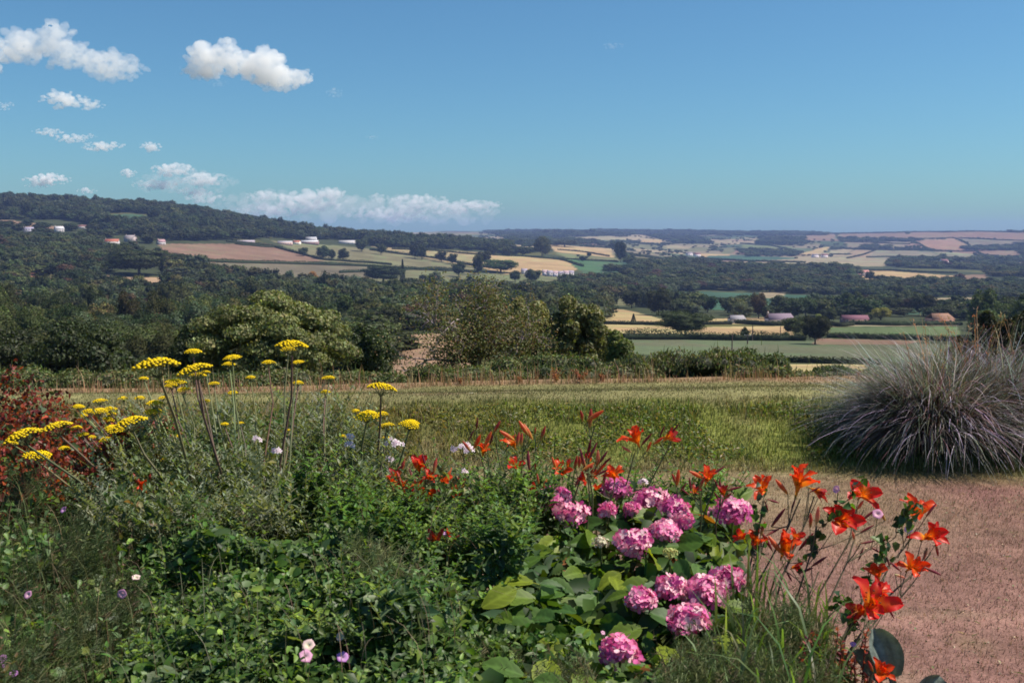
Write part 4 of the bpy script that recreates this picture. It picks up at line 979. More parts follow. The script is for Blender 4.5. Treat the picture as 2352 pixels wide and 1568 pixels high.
# dry stems and tan grass along the lawn edge
n = 3200; y = rng.uniform(14.65, 15.1, n); u = rng.uniform(-60, 2400, n); x = (u - CX) / FPX * y
P = np.stack([x, y, np.where(y < 15.2, zl(x, y), 0) - .01], 1); an = rng.uniform(0, 6.28, n)
L = .055 * np.exp(rng.normal(0, .5, n)) * (1 + 1.6 * (vnoise(np.stack([x, 0 * x, 0 * x], 1), .9, 4, 2) > .55))
cc = jit(pick([(.40, .26, .15), (.32, .17, .10), (.16, .15, .06), (.45, .34, .2)], [4, 3, 3, 1], n, rng), n, rng)
mb = MB(); mb.add(*blades(P, np.stack([np.cos(an), np.sin(an), an * 0], 1), np.minimum(L, .5), np.full(n, .010), rng.uniform(.1, .6, n), cc, rng, 3))
obj('dry_grass', mb.mesh('dry_grass', M_GRASS), label='strip of dry tan grass stems along the foot of the scrub', cat='grass', kind='stuff')
# orange bracken
for i, (u, vt, wp, lb) in enumerate([(1278, 846, 26, 'leftmost rusty dead bracken clump at the foot of the scrub'), (1335, 842, 30, 'tallest rusty dead bracken clump against dark brambles'), (1196, 862, 24, 'small rusty bracken below the pale olive tree'), (1055, 866, 34, 'rusty bracken patch at the foot of the half bare tree'), (1385, 858, 22, 'pale rusty bracken right of the tallest clump'), (1975, 850, 34, 'red orange bracken beside the ornamental grass')]):
    r2 = np.random.default_rng(300 + i); Y = 14.9; g = np.array([(u - CX) / FPX * Y, Y, float(zl((u - CX) / FPX * Y, Y))]); h_ = at(u, vt, Y)[2] - g[2]
    t = thing('dead_bracken', lb, 'bracken', g, group='rusty bracken along the lawn edge')
    for f in range(6):
        m = MB(); a = r2.uniform(0, 6.28); L = h_ * r2.uniform(.7, 1.15); ln = r2.uniform(.3, 1.0)
        q = np.linspace(0, 1, 9)[:, None]; ax = np.array([math.cos(a), math.sin(a), 0]); pts = ax * (q ** 1.6) * L * ln + np.array([0, 0, 1]) * q * L * .95
        c = jit((.34, .13, .06), 1, r2)[0]; m.tube(pts, np.linspace(.006, .002, 9), c * .7, 3)
        kk = np.repeat(np.arange(2, 9), 4); n = len(kk); Pq = pts[kk] + r2.normal(0, .01, (n, 3)); side = np.where(np.arange(n) % 2, 1, -1)[:, None] * np.cross(ax, [0, 0, 1.])
        D = unit(side + r2.normal(0, .35, (n, 3)) + [0, 0, .1]); m.add(*leaves(Pq, D, rdir(r2, n), (1.1 - kk / 9.) * .30 * L, .014, jit(c, n, r2)))
        obj('frond', m.mesh('frond', M_LEAFT), t)
# white umbels on the lawn
for i, (u, v) in enumerate([(1014, 911), (1036, 915), (1030, 922), (1072, 914), (1046, 931), (1085, 903)]):
    Y = 12.6; P = at(u, v, Y); z0 = float(zl(P[0], Y)); r2 = np.random.default_rng(400 + i)
    t = thing('wild_flower', 'tiny flat white umbel on a thin stem in the far lawn left of centre', 'wild flower', [P[0], Y, z0], group='white umbels in the far lawn')
    m = MB(); m.tube([[0, 0, 0], [0, 0, P[2] - z0]], .003, (.15, .18, .08), 4); obj('stem', m.mesh('stem', M_STEM), t)
    m = MB(); n = 26; q = r2.normal(0, .02, (n, 2)); m.add(*leaves(np.stack([q[:, 0], q[:, 1], np.full(n, P[2] - z0)], 1), rdir(r2, n) * [1, 1, .2], np.tile([0, 0, 1.], (n, 1)), .022, .018, jit((.62, .66, .5), n, r2, .1))); obj('umbel', m.mesh('umbel', M_PETAL), t)

# ------------------------------------------------------------------ ornamental grass clumps
def grass_clump(u, Y, vt, wpx, label, n, seed, dead=.25):
    r2 = np.random.default_rng(seed); x0 = (u - CX) / FPX * Y; g = np.array([x0, Y, float(zl(x0, Y))]); Hh = at(u, vt, Y)[2] - g[2]; Wm = wpx * Y / FPX
    t = thing('ornamental_grass', label, 'ornamental grass', g)
    cols = [(.23, .225, .24), (.12, .15, .10), (.06, .085, .04), (.38, .36, .41), (.19, .12, .11), (.12, .06, .065)]
    mb = MB(); an = r2.uniform(0, 6.28, n); rr = r2.random(n) ** .6 * Wm * .30
    # tussocks: blades bunched into directions
    tu = r2.uniform(0, 6.28, 40); an = tu[r2.integers(0, 40, n)] + r2.normal(0, .4, n); tr = r2.uniform(0, 1, 40)
    P = np.stack([np.cos(an) * rr, np.sin(an) * rr, np.zeros(n)], 1); dz_ = r2.normal(0, .8, n); D = np.stack([np.cos(an + dz_), np.sin(an + dz_), an * 0], 1)
    lean0 = r2.beta(1.5, 1.3, n) * 1.15; bend = r2.uniform(.35, 1.15, n) * (1.25 - lean0 * .3); L = Hh * r2.uniform(.55, 1.12, n) * (1.0 + .1 * lean0)
    c = jit(pick(cols, [3.6, 3.6, 2.4, 2.4, 1.6, 1.2], n, r2), n, r2, .25, .06)
    tf = np.exp(r2.normal(0, .28, (24, 1))) * (1 + r2.normal(0, .10, (24, 3))); c = c * tf[((an % 6.283) * 3.8).astype(int) % 24]; L = L * np.exp(r2.normal(0, .14, 24))[((an % 6.283) * 3.8).astype(int) % 24]
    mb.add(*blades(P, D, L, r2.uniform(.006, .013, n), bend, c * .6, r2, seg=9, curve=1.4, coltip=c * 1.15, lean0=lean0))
    m2 = int(n * dead); an = r2.uniform(0, 6.28, m2); P = np.stack([np.cos(an), np.sin(an), an * 0], 1) * r2.uniform(0, .42, (m2, 1)) * Wm; D = np.stack([np.cos(an), np.sin(an), an * 0], 1)
    c = jit(pick([(.14, .07, .05), (.30, .2, .14), (.07, .045, .03)], [3, 2, 2], m2, r2), m2, r2)
    mb.add(*blades(P, D, Hh * r2.uniform(.3, .8, m2), np.full(m2, .010), r2.uniform(.3, 1.9, m2), c, r2, seg=5))
    obj('blades', mb.mesh('blades', M_GRASS), t, kind='stuff')
    V, Fi = ICO2; m = MB(); m.add(V * np.array([Wm * .25, Wm * .25, Hh * .3]) + [0, 0, Hh * .2], Fi, (.035, .03, .02)); obj('tussock_core', m.mesh('tussock_core', M_STEM), t)
    for k in range(13):
        a = r2.uniform(0, 6.28); L = Hh * r2.uniform(.98, 1.2); ln = r2.uniform(.02, .35); q = np.linspace(0, 1, 8)[:, None]; ax = np.array([math.cos(a), math.sin(a), 0])
        pts = ax * (q ** 2) * L * ln + np.array([0, 0, 1]) * q * L + ax * .15 * Wm * r2.random()
        m = MB(); c = jit([(.42, .26, .14), (.40, .3, .2), (.42, .17, .08)][k % 3], 1, r2)[0]; m.tube(pts, np.linspace(.004, .002, 8), c, 3)
        kk = r2.integers(5, 8, 14); nn = len(kk); m.add(*leaves(pts[kk] + r2.normal(0, .012, (nn, 3)), unit(r2.normal(0, .35, (nn, 3)) + [0, 0, .8] + ax * .4), rdir(r2, nn), .035, .007, jit(c * 1.1, nn, r2)))
        obj('flower_stalk', m.mesh('flower_stalk', M_GRASS), t)
    return t
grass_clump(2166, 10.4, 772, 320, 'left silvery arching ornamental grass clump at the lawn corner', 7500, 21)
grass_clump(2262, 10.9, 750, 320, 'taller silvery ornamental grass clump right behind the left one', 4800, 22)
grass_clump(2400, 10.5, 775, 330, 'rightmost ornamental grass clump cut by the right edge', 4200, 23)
# ------------------------------------------------------------------ the flower bed
DV = np.array([840, 900, 950, 1050, 1150, 1250, 1400, 1568, 1760], float); DY = np.array([6.4, 6.0, 5.6, 4.85, 4.25, 3.75, 3.2, 2.72, 2.3], float)
def DD(v): return np.interp(v, DV, DY)
def surf(u, v, drop=0., relief=.22, seed=50, dY=0.):
    """points on the top of the planting seen at (u, v)"""
    u = np.asarray(u, float); v = np.asarray(v, float); Y = DD(v) + dY
    P = at(u, v, Y); r = (vnoise(P, .30, seed, 2) - .5) * relief * 2
    P = P + np.stack([0 * r, -r * .5, r], -1); P[..., 2] -= drop
    return P
# soil bank under the plants
us = np.linspace(-700, 1960, 90); vs = np.linspace(905, 1760, 60); Ug, Vg = np.meshgrid(us, vs)
lim = np.interp(Ug, [-700, 200, 750, 1000, 1250, 1700, 1960], [940, 1010, 1080, 1150, 1230, 1420, 1600])
Vc = np.maximum(Vg, lim); Pg = surf(Ug, Vc, .38, .1)
edge = np.clip((Vg - lim) / 120, 0, 1) * np.clip((1960 - Ug) / 200, 0, 1)
out = Vg < lim; Pg[..., 1] += np.where(out, (lim - Vg) * .004, 0)
Pg[..., 2] = Pg[..., 2] * (edge ** .6) + (-.06) * (1 - edge ** .6)
nr, nc = Ug.shape; idx = np.arange(nr * nc).reshape(nr, nc)
F = np.stack([idx[:-1, :-1], idx[:-1, 1:], idx[1:, 1:], idx[1:, :-1]], -1).reshape(-1, 4)
n1 = vnoise(Pg, .1, 3, 2).reshape(-1, 1)
M_SOIL = principled('soil', rough=1., spec=.02, bump=(30, .03))
obj('flower_bed_soil', np_mesh('flower_bed_soil', Pg.reshape(-1, 3), F, np.array((.030, .026, .014)) * (.6 + .8 * n1), M_SOIL, True), kind='structure')

def rin(poly, n, rng):
    p = np.array(poly, float); lo, hi = p.min(0), p.max(0); out = []
    c = 0
    while c < n:
        q = rng.uniform(lo, hi, (n * 2, 2)); q = q[inpoly(q[:, 0], q[:, 1], poly)]; out.append(q); c += len(q)
    q = np.concatenate(out)[:n]; return q[:, 0], q[:, 1]

def heart(P, D, N, L, W, col, fold=.18, droop=.2):
    """broad leaves of six triangles"""
    n = len(P); D = unit(D); Sd = unit(np.cross(D, N)); U = np.cross(Sd, D)
    L = np.broadcast_to(L, (n,))[:, None]; W = np.broadcast_to(W, (n,))[:, None]
    f = U * W * fold
    V = np.stack([P, P + D * L * .5 - U * L * droop * .2, P + D * L - U * L * droop,
                  P + D * L * .22 + Sd * W * .5 + f, P + D * L * .62 + Sd * W * .38 + f - U * L * droop * .4,
                  P + D * L * .22 - Sd * W * .5 + f, P + D * L * .62 - Sd * W * .38 + f - U * L * droop * .4], 1).reshape(-1, 3)
    b = np.arange(n)[:, None] * 7
    F = np.concatenate([b + np.array([t]) for t in ([0, 1, 3], [3, 1, 4], [4, 1, 2], [0, 5, 1], [5, 6, 1], [6, 2, 1])])
    return V, F, np.repeat(col, 7, 0)

def fern(P, D, N, L, W, col, rng, k=9):
    """feathery leaves: a midrib with narrow leaflets"""
    n = len(P); D = unit(D); Sd = unit(np.cross(D, N)); U = np.cross(Sd, D); mb = []
    t = np.linspace(.08, .95, k); s = np.tile([1., -1.], k); t2 = np.repeat(t, 2)
    base = P[:, None] + D[:, None] * (L[:, None] * t2)[..., None] - U[:, None] * (L[:, None] * .22 * t2 ** 2)[..., None]
    ll = (W[:, None] * .5) * (np.sin(np.pi * (t2 * .85 + .12)))[None] * rng.uniform(.7, 1.15, (n, 2 * k))
    dd = unit(Sd[:, None] * s[None, :, None] + D[:, None] * .55 + rng.normal(0, .15, (n, 2 * k, 3)))
    tip = base + dd * ll[..., None]; wv = D[:, None] * (L[:, None] * .035)[..., None]
    V = np.stack([base - wv, tip, base + wv], 2).reshape(-1, 3); m = len(V) // 3
    F = np.arange(m * 3).reshape(-1, 3); Cc = np.repeat(col, 2 * k * 3, 0)
    wr = Sd * (W * .02)[:, None]
    V2 = np.stack([P - wr, P + wr, P + D * L[:, None] - U * (L * .22)[:, None]], 1).reshape(-1, 3)
    return np.concatenate([V, V2]), np.concatenate([F, np.arange(n * 3).reshape(-1, 3) + len(V)]), np.concatenate([Cc, np.repeat(col * 1.1, 3, 0)])

rng = np.random.default_rng(2024)
def orient(n, up=.9, toward=.35, sp=.55):
    N = unit(rng.normal(0, sp, (n, 3)) + np.array([.15, -toward, up])); D = unit(np.cross(N, rdir(rng, n))); D[:, 2] -= .15
    return N, unit(D)

def cover(name, poly, n, kind, size, cols, label, cat='plants', depth=.20, dY=0., relief=.22, seed=50, up=.9, sp=.55, ratio=.6, mat=None, kindtag='stuff'):
    u, v = rin(poly, n, rng); P = surf(u, v, 0, relief, seed, dY); d = rng.random(n) ** 1.4 * depth; P[:, 2] -= d; P[:, 1] += d * .3 * rng.normal(0, 1, n)
    c = jit(pick(cols[0], cols[1], n, rng), n, rng, .25, .07)
    N, D = orient(n, up, .35, sp); L = size * np.exp(rng.normal(0, .28, n)); mb = MB()
    if kind == 'heart': mb.add(*heart(P - D * L[:, None] * .5, D, N, L, L * ratio * rng.uniform(.8, 1.2, n), c))
    elif kind == 'leaf': mb.add(*leaves(P - D * L[:, None] * .5, D, N, L, L * ratio, c))
    elif kind == 'fern':
        D = unit(D * [1, 1, .3] + [0, 0, up]); mb.add(*fern(P, D, N, L, L * ratio, c, rng))
    elif kind == 'blade':
        an = rng.uniform(0, 6.28, n); mb.add(*blades(P, np.stack([np.cos(an), np.sin(an), 0 * an], 1), L, np.full(n, size * ratio), rng.uniform(.2, 1.6, n), c * .8, rng, 4, coltip=c * 1.1))
    if kindtag is None: return mb
    return obj(name, mb.mesh(name, mat or M_LEAF), label=label, cat=cat, kind='stuff')

G_DK = ([(.055, .108, .026), (.078, .145, .030), (.11, .165, .07), (.17, .25, .05)], [4, 4, 2.6, 2.4])  # the paler greens put sunlit highlights into the leaf colour
G_BR = ([(.085, .16, .026), (.12, .20, .035), (.065, .11, .03), (.16, .22, .06)], [4, 2, 3, 1])
G_GY = ([(.15, .175, .105), (.11, .14, .07), (.20, .215, .15), (.17, .17, .065), (.08, .10, .045)], [4, 4, 2, 1, 2])
G_HT = ([(.085, .115, .040), (.11, .135, .055), (.06, .085, .030), (.15, .10, .055)], [4, 3, 3, .8])
G_RD = ([(.19, .032, .022), (.30, .065, .03), (.08, .018, .016), (.05, .075, .03), (.09, .12, .06)], [4, 3, 2.4, 2.4, 2])
G_MX = ([(.10, .14, .05), (.07, .11, .035), (.16, .18, .075), (.17, .10, .06)], [4, 4, 2, .7])

# red leaved shrub far left
P_RED = [(-120, 850), (30, 846), (70, 875), (150, 890), (240, 925), (330, 950), (430, 1000), (360, 1060), (270, 1110), (190, 1140), (0, 1160), (-120, 1160)]
t = thing('red_leaved_shrub', 'dark red and green leaved shrub behind the leftmost yarrow, at the left edge', 'shrub', surf(np.array([60.]), np.array([1060.]), .9)[0])
mb = cover('', P_RED, 15000, 'heart', .029, G_RD, '', depth=.35, relief=.3, kindtag=None, up=.5, sp=.8); me = mb.mesh('foliage', M_LEAF)
o = obj('foliage', me, t); o.matrix_parent_inverse = Matrix.Translation(-t.location)
mb = MB()
for k in range(16):
    u, v = rin(P_RED, 2, rng); a = surf(u[:1], v[:1] + 80, .5)[0]; b = surf(u[1:], v[1:], -.02)[0]; b = a * .35 + b * .65; mb.tube([a, (a + b) / 2 + rng.normal(0, .03, 3), b], [.009, .006, .003], (.12, .05, .035), 4)
o = obj('stems', mb.mesh('stems', M_STEM), t); o.matrix_parent_inverse = Matrix.Translation(-t.location)

# mixed planting (nobody could count these)
P_LOW = [(-200, 1090), (200, 1060), (420, 980), (560, 935), (760, 985), (860, 1060), (1000, 1090), (1240, 1110), (1330, 1170), (1300, 1400), (1450, 1568), (1700, 1440), (1900, 1480), (1980, 1700), (-200, 1700)]
cover('underplanting', P_LOW, 26000, 'heart', .030, G_DK, 'dense dark low foliage filling the flower bed between the plants', depth=.30, relief=.2)
P_NET = [(330, 1255), (430, 1225), (560, 1215), (700, 1150), (860, 1110), (930, 1120), (1150, 1150), (1210, 1240), (1180, 1400), (1060, 1568), (1000, 1700), (230, 1700), (330, 1420)]
cover('leafy_perennials', P_NET, 15000, 'heart', .036, G_DK, 'mass of toothed dark green leaves in the lower middle of the bed', depth=.16, relief=.26, seed=51, ratio=.62)
cover('leafy_perennials', P_NET, 2600, 'leaf', .060, ([(.075, .12, .055), (.10, .15, .05), (.06, .10, .04)], [3, 2, 3]), 'larger pointed pale green leaves over the dark foliage of the lower bed', depth=.02, relief=.28, seed=51, ratio=.42)
P_BRI = [(690, 1150), (800, 1105), (900, 1100), (960, 1180), (900, 1290), (740, 1290), (650, 1210)]
cover('bright_foliage', P_BRI, 2600, 'heart', .034, G_BR, 'brighter green leaf patch left of the red daylilies', depth=.1, relief=.26, seed=51)
cover('bright_foliage', [(1250, 1400), (1300, 1568), (1700, 1650), (1150, 1700), (1000, 1568), (1080, 1440)], 4200, 'heart', .032, G_BR, 'bright green small leaves below the hydrangea', depth=.12, relief=.2, seed=52)
P_GRY = [(230, 1090), (330, 1030), (400, 960), (470, 905), (560, 925), (640, 905), (700, 900), (780, 960), (860, 1040), (900, 1100), (840, 1140), (720, 1190), (560, 1240), (400, 1260), (260, 1240), (170, 1140)]
cover('yarrow_foliage', P_GRY, 3600, 'fern', .105, G_GY, 'grey green feathery foliage below the yellow yarrow heads', depth=.22, relief=.36, seed=53, up=1.3, ratio=.32)
cover('yarrow_foliage', [(820, 1030), (900, 1060), (1060, 1060), (1230, 1090), (1240, 1180), (1000, 1160), (840, 1130)], 900, 'fern', .08, G_GY, 'grey green ferny foliage around the white phlox and red daylilies', depth=.15, relief=.3, seed=53, up=1.0, ratio=.32)
cover('mixed_foliage', [(560, 930), (760, 985), (900, 1060), (1240, 1080), (1260, 1180), (1150, 1230), (860, 1180), (600, 1200), (330, 1270), (230, 1200), (330, 1040)], 7000, 'leaf', .040, G_MX, 'small mixed leaves and thin stalks behind the hydrangea', depth=.25, relief=.3, seed=54, up=.7, sp=.8, ratio=.4)
P_HT = [(-150, 1130), (60, 1125), (190, 1150), (260, 1250), (330, 1320), (320, 1470), (270, 1568), (120, 1700), (-150, 1700)]
def horsetail(name, poly, n, L0, label, cols=G_HT, lean=(0, 0), seed=60, dY=0.):
    u, v = rin(poly, n, rng); B = surf(u, v, .10, .26, seed, dY); mb = MB()
    an = rng.uniform(0, 6.28, n); D = unit(np.stack([np.cos(an) * .35 + lean[0], np.sin(an) * .35 - .1, 0 * an + .9 - abs(lean[0]) * .6], 1)); L = L0 * rng.uniform(.6, 1.3, n); c = jit(pick(*cols, n, rng), n, rng)
    k = 34; t_ = rng.uniform(.15, 1, (n, k)); base = B[:, None] + D[:, None] * (L[:, None] * t_)[..., None]
    dd = unit(rng.normal(0, 1, (n, k, 3)) + D[:, None] * .6); ll = .055 * (1.15 - t_) * rng.uniform(.6, 1.4, (n, k)) + .012
    w = unit(np.cross(dd, [0, -1., .3])) * .0013
    V = np.stack([base - w, base + dd * ll[..., None], base + w], 2).reshape(-1, 3); mb.add(V, np.arange(len(V)).reshape(-1, 3), np.repeat(c, k * 3, 0))
    wr = unit(np.cross(D, [0, -1., .3])) * .002; V = np.stack([B - wr, B + D * L[:, None], B + wr], 1).reshape(-1, 3); mb.add(V, np.arange(n * 3).reshape(-1, 3), np.repeat(c * .8, 3, 0))
    return obj(name, mb.mesh(name, M_GRASS), label=label, cat='horsetail', kind='stuff')
horsetail('horsetail', P_HT, 1900, .16, 'soft feathery dull green horsetail mass at lower left')
horsetail('horsetail', [(820, 1290), (900, 1300), (960, 1340), (1040, 1380), (1000, 1460), (900, 1440), (840, 1380)], 230, .13, 'pale feathery horsetail tuft in the middle of the lower bed', ([(.17, .20, .08), (.13, .16, .06), (.19, .17, .09)], [3, 3, 1]))
horsetail('horsetail', [(1140, 1430), (1260, 1440), (1400, 1480), (1420, 1568), (1300, 1700), (1120, 1620)], 620, .17, 'wispy horsetail shoots lying left below the hydrangea', ([(.12, .125, .055), (.09, .11, .04), (.17, .13, .07)], [3, 3, 1]), (-.6, 0))
horsetail('horsetail', [(1560, 1480), (1700, 1400), (1880, 1450), (1900, 1568), (1840, 1700), (1500, 1700)], 620, .16, 'tangled horsetail and fine grass under the right daylilies', ([(.12, .14, .05), (.09, .12, .04), (.16, .13, .07)], [3, 3, 1]))
cover('fine_grass', P_HT, 700, 'blade', .20, ([(.12, .12, .05), (.16, .11, .06), (.07, .09, .03)], [3, 2, 3]), 'thin bent grass stalks over the horsetail at lower left', depth=.15, ratio=.012, mat=M_GRASS)
cover('fine_grass', [(300, 1250), (600, 1230), (1100, 1200), (1180, 1400), (1050, 1600), (300, 1600)], 220, 'blade', .20, ([(.16, .16, .09), (.22, .15, .10)], [3, 2]), 'scattered pale grass stalks over the lower bed foliage', depth=.1, ratio=.012, mat=M_GRASS)
cover('bindweed_leaves', [(-120, 1300), (300, 1330), (420, 1568), (400, 1700), (-120, 1700)], 500, 'heart', .045, ([(.10, .14, .075), (.075, .11, .055)], [1, 1]), 'grey green bindweed leaves among the horsetail at lower left', depth=.05, relief=.24, seed=60, ratio=.7)

def shoots(name, poly, n, H, leafL, cols, label, pairs=9, ratio=.38, lean=.25, seed=53, up=.5, drop=.12, stemc=(.13, .14, .07), dY=0.):
    u, v = rin(poly, n, rng); B = surf(u, v, drop, .3, seed, dY); an = rng.uniform(0, 6.28, n); Hn = H * rng.uniform(.6, 1.25, n)
    Dm = unit(np.stack([np.cos(an) * lean, np.sin(an) * lean, 1 + 0 * an], 1)); mb = MB(); m = pairs * 2
    t_ = np.repeat(np.linspace(.18, 1, pairs), 2)[None] + rng.normal(0, .015, (n, m)); phi = np.repeat(np.arange(pairs) * 1.57, 2)[None] + np.tile([0, math.pi], pairs)[None] + rng.uniform(0, 6.28, (n, 1)) + rng.normal(0, .2, (n, m))
    bow = np.stack([np.cos(an), np.sin(an), 0 * an], 1) * lean * .6
    base = B[:, None] + Dm[:, None] * (Hn[:, None] * t_)[..., None] + bow[:, None] * (Hn[:, None] * t_ ** 2)[..., None]
    D = np.stack([np.cos(phi), np.sin(phi), up * np.ones_like(phi) + .5 * t_], -1); N = np.stack([-.4 * np.cos(phi), -.4 * np.sin(phi), np.ones_like(phi)], -1) + rng.normal(0, .2, (n, m, 3))
    L = leafL * (1.15 - .75 * t_) * rng.uniform(.75, 1.25, (n, m)); c = jit(pick(*cols, n, rng), n, rng, .2, .06); c = np.repeat(c, m, 0) * (.8 + .35 * t_.reshape(-1, 1)) * np.exp(rng.normal(0, .12, (n * m, 1)))
    mb.add(*heart(base.reshape(-1, 3), D.reshape(-1, 3), N.reshape(-1, 3), L.ravel(), L.ravel() * ratio, c, droop=.3))
    q = np.linspace(0, 1, 4); P4 = B[:, None] + Dm[:, None] * (Hn[:, None] * q)[..., None] + bow[:, None] * (Hn[:, None] * q ** 2)[..., None]; wv = np.array([.0016, 0, 0])
    V = np.stack([P4 - wv, P4 + wv], 2).reshape(-1, 3); b = (np.arange(n) * 8)[:, None] + (np.arange(3) * 2)[None]; mb.add(V, b.reshape(-1, 1) + np.array([[0, 1, 3, 2]]), np.array(stemc))
    return obj(name, mb.mesh(name, M_LEAF), label=label, cat='plants', kind='stuff')
G_SV = ([(.17, .195, .125), (.13, .16, .085), (.21, .23, .165), (.10, .13, .055)], [4, 4, 2, 2])
shoots('silvery_stems', [(300, 1060), (420, 985), (500, 940), (760, 965), (880, 1060), (900, 1150), (720, 1190), (420, 1230), (300, 1180)], 420, .31, .062, G_SV, 'upright silvery green leafy stems rising among the yarrow', ratio=.26, up=.9, lean=.3)
shoots('silvery_stems', [(240, 1120), (420, 1100), (760, 1130), (700, 1230), (400, 1290), (250, 1240)], 200, .20, .055, G_SV, 'leaning grey green stems in front of the yarrow', ratio=.26, up=.8, lean=.5)
shoots('leafy_shoots', P_NET, 520, .16, .052, G_DK, 'upright shoots with paired pointed leaves over the lower bed', pairs=6, ratio=.46, seed=51, lean=.4, drop=.08)
shoots('leafy_shoots', [(760, 1110), (1000, 1090), (1250, 1110), (1260, 1200), (1180, 1300), (900, 1290), (700, 1220)], 330, .20, .050, G_BR, 'bright green upright shoots left of the hydrangea', pairs=7, ratio=.42, seed=51, lean=.35, drop=.06)
shoots('leafy_shoots', [(1250, 1120), (1700, 1120), (1690, 1180), (1260, 1170)], 110, .20, .055, G_BR, 'leafy shoots standing behind the hydrangea heads', pairs=7, ratio=.45, seed=51, lean=.3, drop=.05, dY=.25)
shoots('leafy_shoots', [(-100, 1280), (330, 1300), (330, 1568), (-100, 1640)], 150, .16, .040, G_HT, 'dull green leafy shoots in the lower left corner', pairs=6, ratio=.5, seed=60, lean=.5)

# strap leaves and green under the right daylilies
cover('daylily_leaves', [(1640, 1420), (1700, 1330), (1800, 1350), (1900, 1400), (1960, 1440), (1930, 1568), (1900, 1700), (1600, 1700)], 230, 'blade', .22, ([(.10, .17, .045), (.14, .2, .08), (.07, .12, .03), (.2, .2, .12)], [4, 2, 3, 1]), 'arching strap leaves at the foot of the right daylilies', depth=.2, ratio=.045, mat=M_LEAF)
cover('daylily_leaves', [(1100, 1120), (1400, 1130), (1700, 1170), (1650, 1210), (1250, 1210), (1080, 1170)], 160, 'blade', .24, ([(.10, .17, .045), (.07, .12, .03)], [4, 3]), 'strap leaves of the daylilies behind the hydrangea', depth=.12, ratio=.055, mat=M_LEAF, dY=.35)
cover('edging_plants', [(1600, 1440), (1880, 1410), (1950, 1450), (1990, 1568), (1990, 1700), (1500, 1700), (1500, 1560)], 5200, 'leaf', .030, ([(.10, .15, .045), (.07, .11, .035), (.16, .17, .085), (.17, .08, .05)], [4, 4, 2, 1]), 'fine light green leaves and stalks at the right edge of the bed', depth=.15, relief=.12, ratio=.35)

# ------------------------------------------------------------------ hydrangea
def big_leaf_mesh(seed, L=1., W=.66):
    r2 = np.random.default_rng(seed); nu, nv = 13, 9; V = []; Cl = []
    for i in range(nu):
        t_ = i / (nu - 1); wd = W * .5 * (math.sin(math.pi * min(1, t_ * .93 + .03)) ** .75) * (1.12 - .35 * t_)
        for j in range(nv):
            s = j / (nv - 1) * 2 - 1; a = abs(s)
            vein = math.sin((t_ * 7.5 - a * 1.6) * 2 * math.pi)
            z = .16 * a * wd * 2 * (1 - .3 * a) - .16 * t_ ** 2 + .011 * vein * min(1, a * 3) * (1 - .4 * t_) + (.014 * (-1) ** i if j in (0, nv - 1) else 0)
            V.append([s * wd * (1 + (.03 * (-1) ** i if j in (0, nv - 1) else 0)), t_ * L, z])
            c = .86 + .26 * (vein > .55) * min(1, a * 4) + (.45 if a < .06 else 0) + (.25 if a > .97 else 0); Cl.append([c, c, c * .95])
    idx = np.arange(nu * nv).reshape(nu, nv); F = np.stack([idx[:-1, :-1], idx[:-1, 1:], idx[1:, 1:], idx[1:, :-1]], -1).reshape(-1, 4)
    mb = MB(); mb.add(V, F, np.array(Cl)); mb.tube([[0, -.22, -.05], [0, 0, 0], [0, .1, .004]], [.018, .016, .012], (1.2, 1.1, .8), 4); return mb
def tinted(mb, name, tint, mat):
    by = MB(); by.V, by.F, by.Cc, by.n = mb.V, mb.F, [np.clip(c * np.array(tint), 0, .95) for c in mb.Cc], mb.n; return by.mesh(name, mat, True)
M_HLEAF = principled('hydrangea_leaf', rough=.5, spec=.25, transl=.4, tcol=(1.9, 1.75, .35))
LM = [tinted(big_leaf_mesh(s), 'leaf', tn, M_HLEAF) for s, tn in enumerate([(.075, .150, .028), (.115, .180, .022), (.055, .120, .030), (.18, .23, .022), (.085, .16, .035)])]
LM_BR = tinted(big_leaf_mesh(7), 'leaf', (.22, .09, .035), M_HLEAF)
hyd = thing('hydrangea_bush', 'pink mophead hydrangea bush with large veined leaves, in the middle right of the bed', 'hydrangea', [(1440 - CX) / FPX * 3.6, 3.6, .15])
HINV = Matrix.Translation(-hyd.location)
def hchild(name, me, M, parent=None, scale=None):
    o = bpy.data.objects.new(name, me); C.objects.link(o)
    if parent is None: o.parent = hyd; o.matrix_basis = HINV @ M
    else: o.parent = parent; o.matrix_basis = M
    return o
def frame(P, D, N, s):
    D = Vector(D).normalized(); X_ = D.cross(Vector(N)).normalized(); Z_ = X_.cross(D)
    return Matrix(((X_[0] * s, D[0] * s, Z_[0] * s, P[0]), (X_[1] * s, D[1] * s, Z_[1] * s, P[1]), (X_[2] * s, D[2] * s, Z_[2] * s, P[2]), (0, 0, 0, 1)))
HEADS = [(1274, 1147, 72, 0), (1311, 1181, 66, 0), (1416, 1122, 60, 0), (1494, 1150, 76, 0), (1545, 1168, 62, 0), (1566, 1195, 40, 0), (1683, 1175, 80, 0), (1453, 1246, 76, 0), (1525, 1223, 64, 0), (1540, 1350, 62, 0), (1618, 1356, 84, 0),
         (1671, 1328, 64, 0), (1475, 1378, 58, 0), (1578, 1423, 84, 0), (1423, 1493, 72, 0), (1396, 1172, 30, 0), (1379, 1245, 34, 1), (1539, 1270, 30, 2), (1452, 1170, 30, 0)]
P_HYD = [(1175, 1180), (1215, 1140), (1290, 1120), (1400, 1110), (1480, 1125), (1590, 1110), (1700, 1130), (1715, 1200), (1690, 1320), (1715, 1400), (1660, 1520), (1560, 1568), (1400, 1640), (1130, 1568), (1080, 1430), (1150, 1330), (1160, 1250)]
r2 = np.random.default_rng(77)
